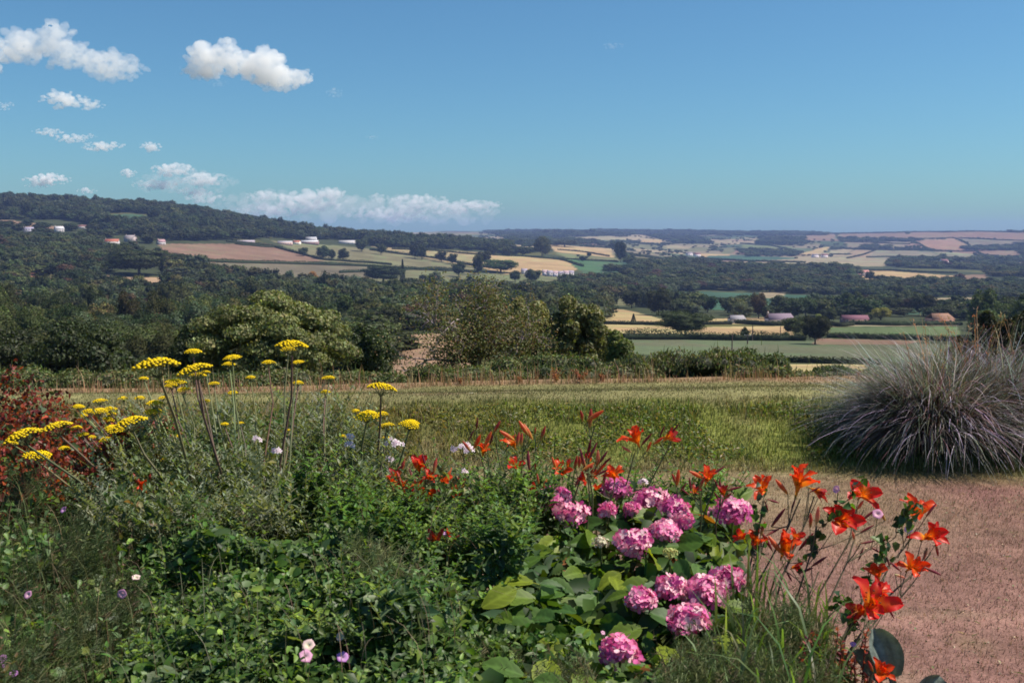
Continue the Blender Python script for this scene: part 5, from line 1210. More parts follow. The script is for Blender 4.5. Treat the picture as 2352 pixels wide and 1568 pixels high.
# leaves in pairs round shoots, on a jittered grid over the dome
pts = []
for a in np.arange(1050, 1760, 46.):
    for b in np.arange(1105, 1640, 40.): pts.append((a + r2.uniform(-18, 18), b + r2.uniform(-16, 16)))
pts = [p for p in pts if inpoly(np.array([p[0]]), np.array([p[1]]), P_HYD)[0]]
nl = 0
for (a, b) in pts:
    P = surf(np.array([a]), np.array([b]), .0, .10, 70)[0]; sc_b = 1.0
    for k in range(2):
        if nl >= 292: break
        ang = r2.uniform(0, 6.28); out = np.array([math.cos(ang), math.sin(ang) * .8 - .25, r2.uniform(-.45, .35)])
        N = unit(np.array([.1, -.5, .85]) + r2.normal(0, .38, 3)); s = r2.uniform(.085, .14)
        near = any(abs(P_[0] - a) < P_[2] * .42 and abs(P_[1] - b) < P_[2] * .42 for P_ in HEADS)
        p = P - [0, 0, .05 if near or k else 0.] + r2.normal(0, .012, 3); p[2] -= r2.uniform(0, .04)
        hchild('leaf', LM[r2.integers(0, 5)] if r2.random() > .045 else LM_BR, frame(p - unit(out) * s * .3, out, N, s)); nl += 1
mb = cover('', P_HYD, 2600, 'heart', .075, ([(.045, .085, .03), (.06, .105, .026), (.035, .07, .028)], [3, 2, 2]), '', depth=.22, relief=.10, seed=70, ratio=.62, kindtag=None)
for V in mb.V: V[:, 2] -= .025
o = obj('inner_leaves', mb.mesh('inner_leaves', M_HLEAF), hyd, kind='stuff'); o.matrix_basis = HINV
# florets: four rounded sepals
def floret_mesh(c_in, c_out):
    mb = MB()
    for k in range(4):
        a = k * math.pi / 2; d = np.array([math.cos(a), math.sin(a), 0]); s = np.array([-math.sin(a), math.cos(a), 0]); z = np.array([0, 0, 1.])
        V = [d * .06, d * .35 + s * .30 + z * .10, d * .75 + s * .40 + z * .20, d * .98 + s * .16 + z * .13, d * .98 - s * .16 + z * .13, d * .75 - s * .40 + z * .20, d * .35 - s * .30 + z * .10, d * .55 + z * .06]
        mb.add(V, [[0, 1, 7], [1, 2, 7], [2, 3, 7], [3, 4, 7], [4, 5, 7], [5, 6, 7], [6, 0, 7]], np.array([c_in] + [c_out] * 6 + [np.array(c_in) * .6 + np.array(c_out) * .4]))
    mb.add(np.array([[.08, 0, .07], [0, .08, .07], [-.08, 0, .07], [0, -.08, .07], [0, 0, .13]]), [[0, 1, 4], [1, 2, 4], [2, 3, 4], [3, 0, 4]], (.75, .7, .55)); return mb
M_HPET = principled('hydrangea_petal', rough=.6, spec=.2, transl=.3, tcol=(1.15, .7, .8))
FL = {0: [floret_mesh(a, b).mesh('floret', M_HPET) for a, b in [((.80, .45, .55), (.76, .16, .40)), ((.86, .68, .64), (.82, .28, .48)), ((.70, .20, .42), (.64, .09, .34)), ((.88, .78, .72), (.85, .48, .58))]],
      1: [floret_mesh((.6, .62, .35), (.72, .66, .52)).mesh('floret', M_HPET)], 2: [floret_mesh((.42, .5, .14), (.48, .52, .2)).mesh('floret', M_HPET)]}
V_, F_ = ICO2
for hi_, (u, v, wp, ty) in enumerate(HEADS):
    Y = float(DD(v)) - .10; P = at(u, v, Y); Rr = wp * Y / FPX / 2 * 1.03
    lbs = {6: 'large magenta pink head at the right edge of the bush', 13: 'large pink head low on the right side', 14: 'lowest pink head at the bottom of the bush', 16: 'cream green unopened head', 17: 'small lime green unopened head'}
    mb = MB(); mb.add(V_ * np.array([Rr, Rr, Rr * .8]) * .78, F_, [(.34, .08, .24), (.4, .42, .25), (.3, .36, .1)][ty])
    h_ = hchild('flower_head', mb.mesh('flower_head', M_HPET), Matrix.Translation(Vector(P)))
    if hi_ in lbs: h_['label'] = lbs[hi_]
    st = MB(); st.tube([[0, .0, 0], [.01, .05, -.12], [.0, .10, -.36]], [.004, .004, .005], (.10, .13, .05), 5); hchild('stalk', st.mesh('stalk', M_STEM), Matrix.Identity(4), h_)
    nf = int(20 + wp * .42) if ty == 0 else 30; fs = .0215 if ty == 0 else .008
    i_ = np.arange(int(nf * 1.45)) + .5; ph = np.arccos(1 - 2 * i_ / len(i_)); th = math.pi * (1 + 5 ** .5) * i_
    d = np.stack([np.cos(th) * np.sin(ph), np.sin(th) * np.sin(ph), np.cos(ph)], 1); d = unit(d + r2.normal(0, .09, d.shape)); d = d[(d[:, 2] > -.62)]
    for q in d:
        p = q * np.array([Rr, Rr, Rr * .82]) * np.array([1.08, 1, .92]) * r2.uniform(.80, 1.10) * (1 + .16 * math.sin(q[0] * 4 + hi_ * 2.1) * math.cos(q[2] * 3 + hi_)); N = unit(q + r2.normal(0, .42, 3)); X_ = unit(np.cross(N, r2.normal(0, 1, 3))); Y_ = np.cross(N, X_); s = fs * r2.uniform(.8, 1.2)
        hchild('floret', FL[ty][r2.integers(0, len(FL[ty]))], Matrix(((X_[0] * s, Y_[0] * s, N[0] * s, p[0]), (X_[1] * s, Y_[1] * s, N[1] * s, p[1]), (X_[2] * s, Y_[2] * s, N[2] * s, p[2]), (0, 0, 0, 1))), h_)

# ------------------------------------------------------------------ yarrow
YEL = (.86, .60, .010)
M_YEL = principled('yarrow_yellow', rough=.8, spec=.1, noise=None, bump=(400, .002))
def yhead(seed, r=1., elong=1.0):
    r3 = np.random.default_rng(seed); mb = MB(); n = 95
    k = np.arange(n) + .5; rr = np.sqrt(k / n); th = k * 2.39996; lob = 1 + .12 * np.sin(th * 3 + seed) + .07 * np.sin(th * 7 + seed * 2)
    x = rr * np.cos(th) * lob * elong; y = rr * np.sin(th) * lob; z = .42 * (1 - rr ** 2.6) + r3.normal(0, .018, n)
    Vi, Fi = ICO1
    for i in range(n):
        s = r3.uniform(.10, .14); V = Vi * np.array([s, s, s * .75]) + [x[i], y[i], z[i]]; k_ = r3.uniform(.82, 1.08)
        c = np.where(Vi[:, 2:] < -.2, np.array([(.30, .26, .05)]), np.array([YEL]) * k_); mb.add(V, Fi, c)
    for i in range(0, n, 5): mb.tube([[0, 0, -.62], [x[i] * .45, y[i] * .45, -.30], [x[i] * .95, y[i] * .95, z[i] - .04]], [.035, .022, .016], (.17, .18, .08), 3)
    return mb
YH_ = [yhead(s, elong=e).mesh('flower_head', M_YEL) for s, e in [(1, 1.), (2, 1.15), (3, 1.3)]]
def fern_leaf(seed):
    r3 = np.random.default_rng(seed); mb = MB(); mb.add(*fern(np.zeros((1, 3)), np.array([[0, 1., .2]]), np.array([[0, 0, 1.]]), np.array([1.]), np.array([.34]), np.array([(.105, .13, .07)]), r3, 14)); return mb.mesh('leaf', M_LEAF)
FLF = [fern_leaf(1), fern_leaf(2)]
# u, v, width px, tilt (deg, + = right side low), label
YARROW = [
 (362, 843, 84, -8, 'widest yellow yarrow head, the big one left of centre in front of dark trees'),
 (444, 810, 36, 0, 'yarrow head highest above the two stacked wide heads'), (534, 824, 37, 0, 'upper of the two stacked yarrow heads in front of the hedge left of the tallest'),
 (527, 838, 29, 0, 'lower of the two stacked yarrow heads left of the tallest'), (449, 852, 64, -16, 'wide tilted yarrow head right of the widest one'),
 (455, 863, 31, 0, 'small yarrow head tucked under the tilted wide one'), (473, 856, 22, -8, 'tiny yarrow head at the right end of the tilted wide one'),
 (331, 870, 20, -5, 'dull orange yarrow head below the left of the widest head'), (403, 879, 37, -4, 'upper of three yarrow heads against the hedge foot'),
 (394, 887, 30, 0, 'middle of three yarrow heads against the hedge foot'), (420, 897, 31, 6, 'lowest right of three yarrow heads against the hedge foot'),
 (492, 882, 22, 0, 'small yarrow head left of the stacked pair stem'), (534, 903, 24, 0, 'small yarrow head on the stem below the stacked pair'),
 (472, 922, 21, 0, 'small yarrow head alone against the lawn edge'), (229, 922, 27, 0, 'small yarrow head above the left cluster'),
 (283, 916, 24, 0, 'pale small yarrow head at the lawn edge, left of three'), (322, 915, 22, 0, 'pale small yarrow head at the lawn edge, middle of three'),
 (374, 915, 21, 0, 'pale small yarrow head at the lawn edge, right of three'), (180, 935, 27, -5, 'small yarrow head far left above the red shrub'),
 (355, 928, 36, 3, 'flat yarrow head right of the left cluster, upper'), (352, 947, 36, 2, 'flat yarrow head right of the left cluster, lower'),
 (254, 941, 30, 0, 'right upper head of the left yarrow cluster'), (228, 946, 36, 0, 'central wide head of the left yarrow cluster'),
 (204, 945, 24, 0, 'left upper head of the left yarrow cluster'), (193, 954, 18, -12, 'leftmost small head of the left yarrow cluster'),
 (256, 952, 22, 0, 'small lower right head of the left yarrow cluster'), (247, 965, 30, -3, 'yarrow head just below the left cluster'),
 (300, 973, 62, -15, 'wide tilted yarrow head below right of the left cluster'), (262, 987, 40, -12, 'tilted yarrow head joined under the wide tilted one'),
 (131, 983, 56, -15, 'wide tilted yarrow head over the red leaved shrub'), (178, 982, 22, 0, 'small yarrow head right of the wide tilted one over the red shrub'),
 (190, 1000, 27, 0, 'small flat yarrow head in the middle of the red shrub'), (211, 1004, 18, 0, 'tiny flat yarrow head beside the small flat one'),
 (244, 1011, 34, -10, 'rounded yarrow head below the joined tilted heads'), (54, 1003, 68, -20, 'leftmost large yarrow head, strongly tilted'),
 (31, 1018, 20, -15, 'small yarrow head attached left of the leftmost large one'), (148, 1030, 26, -3, 'small yarrow head on the leaning stem at left'),
 (239, 1030, 22, 0, 'small yarrow head under the rounded one'), (88, 1048, 50, -4, 'arched yarrow head below the leftmost large one'),
 (384, 1056, 29, 3, 'low yarrow head in the dark foliage above the orange daylily'), (403, 1002, 17, 0, 'tiny yarrow head low among grey foliage, left'),
 (425, 1016, 15, 0, 'tiny yarrow head low among grey foliage, right'), (516, 975, 20, 0, 'tiny yarrow head left of the tall stem base'), (552, 972, 15, 0, 'tiny yarrow head right of the tall stem base'),
 (671, 796, 58, 2, 'tallest yarrow head, standing highest against the sycamore'), (662, 804, 34, 0, 'second head just under the tallest yarrow'),
 (616, 834, 28, 0, 'small yarrow head left of the tallest stem'), (684, 834, 27, 0, 'small yarrow head right of the tallest stem'),
 (576, 868, 22, 0, 'small yarrow head between the stacked pair and the tallest'), (685, 880, 23, 0, 'small yarrow head low right of the tallest stem'),
 (755, 869, 25, 0, 'upper of two small yarrow heads right of the tallest stem'), (747, 901, 23, 0, 'lower of two small yarrow heads right of the tallest stem'),
 (877, 893, 54, 9, 'high wide yarrow head of the right group'), (843, 957, 50, 7, 'wide yarrow head crossing the stem of the right group'),
 (816, 944, 19, 5, 'small yarrow head left of the right group'), (877, 952, 27, 8, 'small tilted yarrow head right of the crossing stem'),
 (889, 981, 40, 17, 'tilted yarrow head in the middle of the right group'), (942, 976, 46, 13, 'rightmost wide yarrow head of all'),
 (813, 982, 19, 4, 'small yarrow head above the white phlox'), (789, 1002, 16, 3, 'tiny yarrow head left of the white phlox'), (887, 1006, 18, 3, 'small yarrow head left of the white pink phlox'),
 (664, 988, 11, 0, 'tiny yellow yarrow bud low on the tallest stem'), (631, 1087, 13, 0, 'tiny lone yarrow head in the green foliage at centre left')]
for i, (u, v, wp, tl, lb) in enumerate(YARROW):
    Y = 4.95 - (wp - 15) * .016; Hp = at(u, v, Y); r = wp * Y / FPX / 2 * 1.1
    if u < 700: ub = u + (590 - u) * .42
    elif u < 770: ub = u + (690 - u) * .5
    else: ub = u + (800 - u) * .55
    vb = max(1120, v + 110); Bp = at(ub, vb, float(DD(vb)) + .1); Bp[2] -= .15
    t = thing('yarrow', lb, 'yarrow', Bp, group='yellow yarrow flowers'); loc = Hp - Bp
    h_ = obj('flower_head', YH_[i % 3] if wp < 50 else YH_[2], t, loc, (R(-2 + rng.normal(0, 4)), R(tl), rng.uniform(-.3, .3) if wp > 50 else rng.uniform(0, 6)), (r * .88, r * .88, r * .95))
    j = loc - np.array([math.sin(R(tl)) * r * .5, 0, r * .5]); pts = [np.zeros(3), j * .35 + [rng.normal(0, .022), .02, 0], j * .75 + [rng.normal(0, .014), .01, .0], j]
    m = MB(); rs = .0026 + wp * .00004; m.tube(pts, [rs * 1.3, rs * 1.15, rs, rs * .9], jit(((.19, .19, .09) if rng.random() < .6 else (.16, .11, .08)), 1, rng, .15)[0], 5); obj('stem', m.mesh('stem', M_STEM), t)
    for k in range(3 if wp > 24 else 2):
        f = rng.uniform(.12, .62); a = rng.uniform(0, 6.28); obj('leaf', FLF[k % 2], t, np.array(pts[1]) * 0 + j * f, (R(rng.uniform(15, 50)), 0, a), float(rng.uniform(.07, .13)) * (1.15 - f))

# ------------------------------------------------------------------ daylilies
M_LILY = principled('daylily_petal', rough=.42, spec=.35, transl=.4, tcol=(1.35, .8, .5))
def petal_mesh(wide, tint, cup=.9, curl=1.):
    nu, nv = 9, 5; V = []; Cc = []
    for i in range(nu):
        t_ = i / (nu - 1); ang = (.30 + 1.35 * t_ ** 1.5 * curl) * cup; 
        for j in range(nv):
            s = j / (nv - 1) * 2 - 1; w_ = wide * math.sin(math.pi * min(1, t_ * .82 + .13)) ** .8 * (1 if t_ < .95 else .25)
            V.append([0, 0, 0]); 
            thr = max(0, 1 - t_ * 2.0); mid = math.exp(-(s * 2.2) ** 2) * .5 * (1 - t_)
            red = np.array(tint); yel = np.array((.85, .42, .03)); k = min(1, thr * 1.3 + mid); Cc.append(red * (1 - k) + yel * k)
            V[-1] = [t_, s * w_, s * s]
        _ = ang
    V = np.array(V); # integrate the profile
    ts = np.linspace(0, 1, nu); angs = (.28 + 1.75 * curl * ts ** 1.7) * cup; dx = np.sin(angs) / (nu - 1); dz = np.cos(angs) / (nu - 1)
    px_ = np.concatenate([[0], np.cumsum(dx)[:-1]]); pz = np.concatenate([[0], np.cumsum(dz)[:-1]]); out = []
    for k, (t_, y_, s2) in enumerate(V):
        i = k // nv; ruff = .05 * math.sin(t_ * 17 + (1 if y_ > 0 else 4)) * s2 * t_ + .03 * math.sin(t_ * 7 + y_ * 9)
        out.append([px_[i] - math.cos(angs[i]) * s2 * wide * -.25, y_, pz[i] + math.sin(angs[i]) * s2 * wide * .25 + ruff])
    idx = np.arange(nu * nv).reshape(nu, nv); F = np.stack([idx[:-1, :-1], idx[:-1, 1:], idx[1:, 1:], idx[1:, :-1]], -1).reshape(-1, 4)
    return np_mesh('petal', np.array(out), F, np.clip(np.array(Cc), 0, .9), M_LILY, True)
RED = (.62, .006, .012); ORG = (.70, .045, .006); DRD = (.34, .008, .022); MAG = (.55, .03, .10)
PM = {}
for nm, tn in (('red', RED), ('orange', ORG), ('dark', DRD), ('magenta', MAG)):
    PM[nm] = [petal_mesh(.235, tn, 1., 1.), petal_mesh(.165, np.array(tn) * .9, 1., 1.1), petal_mesh(.20, tn, .75, .7)]
core = MB(); core.tube([[0, 0, -.42], [0, 0, -.2], [0, 0, 0], [0, 0, .12]], [.035, .045, .09, .15], [(.25, .28, .05), (.5, .34, .04), (.75, .36, .03), (.8, .35, .02)], 8)
for k in range(6):
    a = k * 1.047 + .3; core.tube([[.03 * math.cos(a), .03 * math.sin(a), .05], [.12 * math.cos(a), .12 * math.sin(a), .4], [.2 * math.cos(a), .2 * math.sin(a), .62]], [.012, .008, .006], (.75, .3, .05), 3); core.box((.2 * math.cos(a), .2 * math.sin(a), .63), (.05, .02, .03), (.12, .05, .03))
CORE = core.mesh('flower', M_LILY)
def bud_mesh(c0, c1, name='bud'):
    m = MB(); t_ = np.linspace(0, 1, 8); r_ = .11 * np.sin(np.pi * (t_ * .9 + .06)) ** .8 + .01; cc = np.array([np.array(c0) * (1 - k) + np.array(c1) * k for k in np.clip(t_ * 1.8, 0, 1)])
    m.tube([[.03 * math.sin(k * 3), 0, k] for k in t_], r_, cc, 7); return m.mesh(name, M_LILY, True)
BUDS = [bud_mesh((.45, .42, .10), (.42, .07, .05)), bud_mesh((.6, .42, .08), (.6, .13, .04)), bud_mesh((.45, .5, .2), (.6, .25, .16)), bud_mesh((.3, .1, .06), (.22, .03, .05), 'spent_flower')]
def flower(par, loc, size, ax, tone, r3, closed=False):
    f = obj('flower', CORE, par, loc); f.rotation_mode = 'QUATERNION'; q = Vector(ax).to_track_quat('Z', 'Y'); f.rotation_quaternion = q; f.scale = (size,) * 3
    for k in range(6):
        me = PM[tone][2 if closed else (k % 2)]
        p = obj('petal', me, f, (0, 0, .0 if k % 2 else .03), (R(r3.normal(0, 12)), R(r3.normal(0, 15)), k * math.pi / 3 + r3.normal(0, .16)), tuple(float(a) for a in (r3.uniform(.72, 1.12), r3.uniform(.8, 1.1), r3.uniform(.75, 1.15))))
    return f
# scapes: label, base (u, v, Y), tip Y, flowers [(u, v, size px, tone, axis)], buds [(u, v, len px, angle deg from up, kind)]
LIL = [
 ('tall daylily stem with an open orange red trumpet above the hydrangea', (1400, 1190), 4.25, [(1458, 1000, 72, 'orange', (-.35, -.3, .8))], [(1484, 1010, 36, 40, 3), (1440, 1032, 26, -60, 2), (1490, 1026, 26, 20, 1)]),
 ('daylily stem ending in a wilted dark starburst flower', (1420, 1200), 4.3, [(1540, 999, 50, 'dark', (.5, -.3, .5))], [(1512, 1012, 30, 50, 1), (1520, 992, 28, 20, 3), (1550, 985, 26, 35, 3)]),
 ('tall daylily stem with two spread buds alone against the green bank', (1310, 1120), 4.45, [], [(1356, 962, 44, 4, 0), (1366, 955, 44, 55, 1), (1336, 955, 28, -12, 0)]),
 ('daylily stem with one dark upright bud, leftmost of the middle group', (1118, 1130), 4.4, [], [(1095, 974, 30, 5, 3), (1082, 1000, 24, 25, 3)]),
 ('daylily stem with a red angled bud beside the dark upright one', (1150, 1130), 4.4, [], [(1140, 982, 34, 30, 0), (1128, 1010, 30, 15, 3)]),
 ('daylily stem with spreading orange half opened buds', (1180, 1150), 4.3, [(1176, 1012, 50, 'orange', (-.4, -.2, .9))], [(1205, 985, 42, -35, 1), (1214, 992, 40, -30, 1), (1190, 1010, 34, 10, 0), (1165, 1000, 40, -55, 1), (1198, 1010, 30, 5, 0)]),
 ('daylily stem with a pink red bud right of the half opened ones', (1240, 1160), 4.35, [], [(1247, 995, 34, 18, 0), (1229, 990, 18, 5, 0)]),
 ('drooping red daylily flower low beneath the half opened buds', (1170, 1170), 4.2, [(1182, 1065, 54, 'red', (.1, -.5, .7))], [(1215, 1060, 44, -5, 3), (1229, 1070, 22, 0, 0)]),
 ('daylily stem with open orange fingers above the white phlox', (1130, 1150), 4.25, [(1112, 1030, 44, 'orange', (.2, -.2, .9))], [(1095, 1015, 40, 25, 1), (1120, 1010, 40, 25, 1), (1072, 1025, 30, -35, 0), (1119, 1120, 34, 12, 0)]),
 ('red and orange daylily flower left above the hydrangea heads', (1290, 1170), 4.15, [(1290, 1078, 58, 'orange', (-.1, -.45, .7)), (1305, 1065, 30, 'dark', (.2, .1, .8))], [(1273, 1062, 26, -20, 1), (1322, 1062, 32, 10, 0), (1340, 1060, 34, -20, 0)]),
 ('crowded daylily stem of dark spent flowers behind the hydrangea', (1360, 1170), 4.15, [(1352, 1052, 34, 'dark', (-.1, -.2, .9)), (1368, 1090, 30, 'red', (.2, -.3, .6))], [(1372, 1056, 36, 5, 0), (1384, 1052, 36, 35, 3), (1360, 1080, 32, 0, 0), (1380, 1075, 36, 40, 1), (1392, 1060, 30, 40, 3), (1345, 1080, 30, -15, 3), (1330, 1100, 40, 30, 3)]),
 ('orange red daylily flower touching the top pink hydrangea head', (1380, 1190), 4.1, [(1410, 1086, 54, 'orange', (-.1, -.4, .8)), (1370, 1120, 28, 'orange', (0, -.6, .5))], [(1388, 1100, 30, 10, 0)]),
 ('bright red daylily flower, largest of the left group', (960, 1180), 4.2, [(966, 1070, 66, 'red', (.1, -.55, .75)), (960, 1112, 44, 'red', (-.1, -.7, .3))], [(945, 1090, 30, -20, 3)]),
 ('dark red twisted daylily flower left of the bright red one', (915, 1190), 4.2, [(911, 1088, 50, 'dark', (-.2, -.3, .8)), (900, 1105, 40, 'orange', (-.5, -.5, .3))], [(925, 1070, 34, 15, 0), (897, 1110, 34, 150, 3)]),
 ('rusty orange daylily flower right of the bright red one', (1010, 1190), 4.2, [(1018, 1103, 46, 'orange', (.3, -.5, .6))], [(1030, 1090, 34, 25, 1), (1005, 1085, 28, -20, 0), (1045, 1105, 24, 50, 0)]),
 ('orange and magenta daylily alone in the grey foliage at left', (350, 1230), 4.3, [(328, 1118, 48, 'orange', (-.2, -.4, .7))], [(318, 1105, 44, -32, 0), (342, 1103, 32, 12, 0), (338, 1150, 22, 160, 3)]),
 ('small dark red daylily low in the foliage left of centre', (462, 1250), 4.0, [(455, 1178, 26, 'dark', (.3, -.4, .5))], [(440, 1182, 20, -60, 0)]),
 ('tiny crimson flower in the leaves at centre left', (588, 1180), 4.1, [(583, 1122, 18, 'magenta', (0, -.5, .6))], [(590, 1130, 10, 20, 0)]),
 ('dark red daylily sunk in the shaded foliage left of the hydrangea', (1010, 1330), 3.7, [(1000, 1235, 54, 'dark', (-.1, -.5, .6)), (1030, 1222, 30, 'red', (.2, -.5, .6))], [(978, 1238, 30, -70, 3), (1022, 1275, 46, 175, 3), (1045, 1240, 28, 40, 0)]),
 ('orange daylily highest on the right, between hydrangea and open lawn', (1590, 1190), 4.0, [(1625, 1090, 60, 'orange', (.1, -.3, .9))], [(1600, 1090, 40, -60, 1), (1650, 1080, 30, 60, 3), (1645, 1110, 30, 150, 3), (1610, 1115, 28, 30, 0)]),
 ('half open daylily bud stem left of the highest right flower', (1560, 1190), 4.05, [], [(1556, 1098, 40, 5, 1), (1548, 1100, 28, -20, 0), (1568, 1120, 26, 30, 3)]),
 ('dark pink spent daylily stem behind the right hydrangea head', (1650, 1240), 3.85, [(1660, 1128, 34, 'dark', (-.2, -.2, .7))], [(1655, 1118, 34, -8, 3), (1685, 1122, 34, 75, 3), (1646, 1140, 26, -30, 3), (1670, 1140, 26, 50, 0)]),
 ('red daylily facing left on a leafy stem right of the hydrangea', (1712, 1420), 3.65, [(1752, 1116, 60, 'orange', (-.25, -.5, .75))], [(1775, 1150, 30, 110, 3), (1760, 1160, 26, 160, 3)]),
 ('largest orange trumpet daylily, seen from the side against the lawn', (1660, 1500), 3.6, [(1838, 1098, 86, 'orange', (.15, -.15, .95))], [(1796, 1118, 44, -40, 1), (1786, 1190, 50, 35, 3), (1822, 1160, 30, 20, 3), (1760, 1240, 50, 150, 3)]),
 ('daylily stem with drooping striped spent flower right of the largest trumpet', (1740, 1480), 3.6, [(1880, 1128, 44, 'dark', (.6, -.3, -.2))], [(1893, 1140, 30, 150, 2), (1870, 1125, 26, 60, 3)]),
 ('red daylily with wide open face, upper of the right hand pair', (1800, 1520), 3.6, [(1984, 1130, 74, 'red', (.0, -.75, .55))], [(1975, 1160, 30, 20, 2), (2024, 1178, 38, -28, 0), (1992, 1185, 36, 50, 3)]),
 ('largest face on red daylily with orange throat in the right group', (1790, 1540), 3.5, [(1934, 1192, 92, 'red', (-.1, -.85, .45))], [(1877, 1185, 42, 3, 2), (1861, 1196, 34, 0, 0), (1990, 1215, 34, 60, 3)]),
 ('orange centred daylily at upper far right with a straight lit petal', (1900, 1460), 3.55, [(2106, 1172, 74, 'orange', (.05, -.5, .8))], [(2138, 1172, 36, 40, 3), (2072, 1182, 26, 10, 3)]),
 ('rightmost red daylily facing the viewer with yellow streaks', (1920, 1470), 3.5, [(2138, 1228, 76, 'red', (.15, -.75, .5))], [(2152, 1262, 28, 170, 0), (2126, 1270, 30, 190, 2)]),
 ('magenta tinged orange daylily at far right below the rightmost one', (1890, 1510), 3.35, [(2100, 1298, 66, 'orange', (.15, -.6, .5))], [(2140, 1310, 40, 115, 3), (2058, 1302, 34, -50, 3), (2066, 1322, 26, 110, 2)]),
 ('orange daylily with one long drooping petal over the lawn', (1890, 1520), 3.3, [(2015, 1312, 56, 'orange', (-.3, -.3, .8))], [(2040, 1290, 26, -20, 3)]),
 ('big crumpled scarlet daylily lowest of the right group', (1900, 1560), 3.05, [(2000, 1384, 108, 'red', (-.05, -.6, .65))], [(2046, 1405, 34, 150, 3)]),
 ('orange daylily cluster left under the right group stems', (1720, 1480), 3.5, [(1804, 1252, 74, 'orange', (.1, -.35, .8)), (1828, 1228, 36, 'red', (.2, -.4, .7))], [(1782, 1252, 50, -38, 1), (1850, 1245, 50, 40, 3), (1862, 1276, 24, 30, 2)]),
 ('orange red daylily close to the right side of the hydrangea leaves', (1690, 1440), 3.55, [(1738, 1240, 54, 'orange', (-.1, -.4, .7)), (1702, 1232, 36, 'red', (-.6, -.4, .4))], [(1752, 1215, 34, 20, 0), (1774, 1222, 36, 70, 3), (1730, 1252, 24, 140, 2)]),
 ('scarlet daylily crumpled behind the lowest big one', (1905, 1560), 3.12, [(2022, 1362, 70, 'red', (.4, -.5, .6)), (1975, 1400, 60, 'dark', (-.5, -.6, .3))], [(2052, 1388, 40, 70, 3)]),
 ('deep red daylily tangle left below the bright red one', (930, 1220), 4.1, [(930, 1118, 46, 'red', (-.3, -.6, .3)), (948, 1138, 38, 'dark', (.3, -.7, .1))], [(905, 1130, 36, 165, 3), (940, 1150, 30, 175, 1), (918, 1100, 34, -20, 0)]),
 ('scarlet daylily wedged between the bright red and rusty ones', (985, 1210), 4.12, [(990, 1094, 48, 'red', (.2, -.6, .5)), (982, 1130, 40, 'orange', (.1, -.8, .1))], [(1000, 1070, 36, 10, 0), (975, 1060, 30, -15, 3), (1008, 1130, 36, 150, 3)]),
 ('small orange daylily low beside the faded phlox', (1060, 1220), 4.1, [(1050, 1130, 36, 'orange', (.1, -.7, .3))], [(1062, 1110, 26, 30, 0), (1038, 1140, 24, 170, 3), (1075, 1140, 22, 60, 3)]),
 ('red fragments of spent daylilies above the hydrangea left end', (1230, 1220), 4.05, [(1225, 1120, 30, 'dark', (-.3, -.6, .3))], [(1210, 1118, 30, -70, 3), (1245, 1130, 34, 70, 3), (1252, 1112, 26, 20, 1), (1200, 1100, 28, 20, 3), (1236, 1100, 24, -10, 0)]),
 ('thick bunch of dark buds just left of the top hydrangea head', (1345, 1200), 4.08, [(1340, 1100, 34, 'red', (-.3, -.6, .5))], [(1352, 1030, 40, 10, 3), (1362, 1036, 38, 25, 3), (1338, 1050, 36, -15, 3), (1372, 1048, 30, 5, 2), (1350, 1072, 32, 60, 1), (1330, 1062, 30, 0, 0), (1382, 1085, 30, 60, 3)]),
 ('spent dark daylily stem rising between two right hydrangea heads', (1600, 1230), 3.95, [(1598, 1126, 30, 'dark', (.3, -.4, .6))], [(1585, 1112, 30, -10, 3), (1612, 1108, 28, 25, 0), (1575, 1130, 24, -50, 3)]),
 ('short red daylily tucked low among the right stems', (1790, 1500), 3.45, [(1826, 1300, 34, 'dark', (.2, -.5, .4))], [(1850, 1310, 34, 60, 3), (1812, 1322, 28, 150, 3), (1880, 1290, 40, 55, 3)]),
 ('withered daylily stem leaning right over the lawn with brown scraps', (1860, 1500), 3.4, [], [(1992, 1245, 32, 80, 3), (2010, 1262, 28, 120, 3), (1978, 1270, 30, 200, 3), (1960, 1230, 26, -20, 2), (2030, 1240, 30, 60, 3)]),
 ('bright orange red daylily cut by the bottom edge at right', (1960, 1700), 2.72, [(2025, 1543, 64, 'orange', (.05, -.55, .7))], [(2000, 1530, 30, -25, 0)]),
]
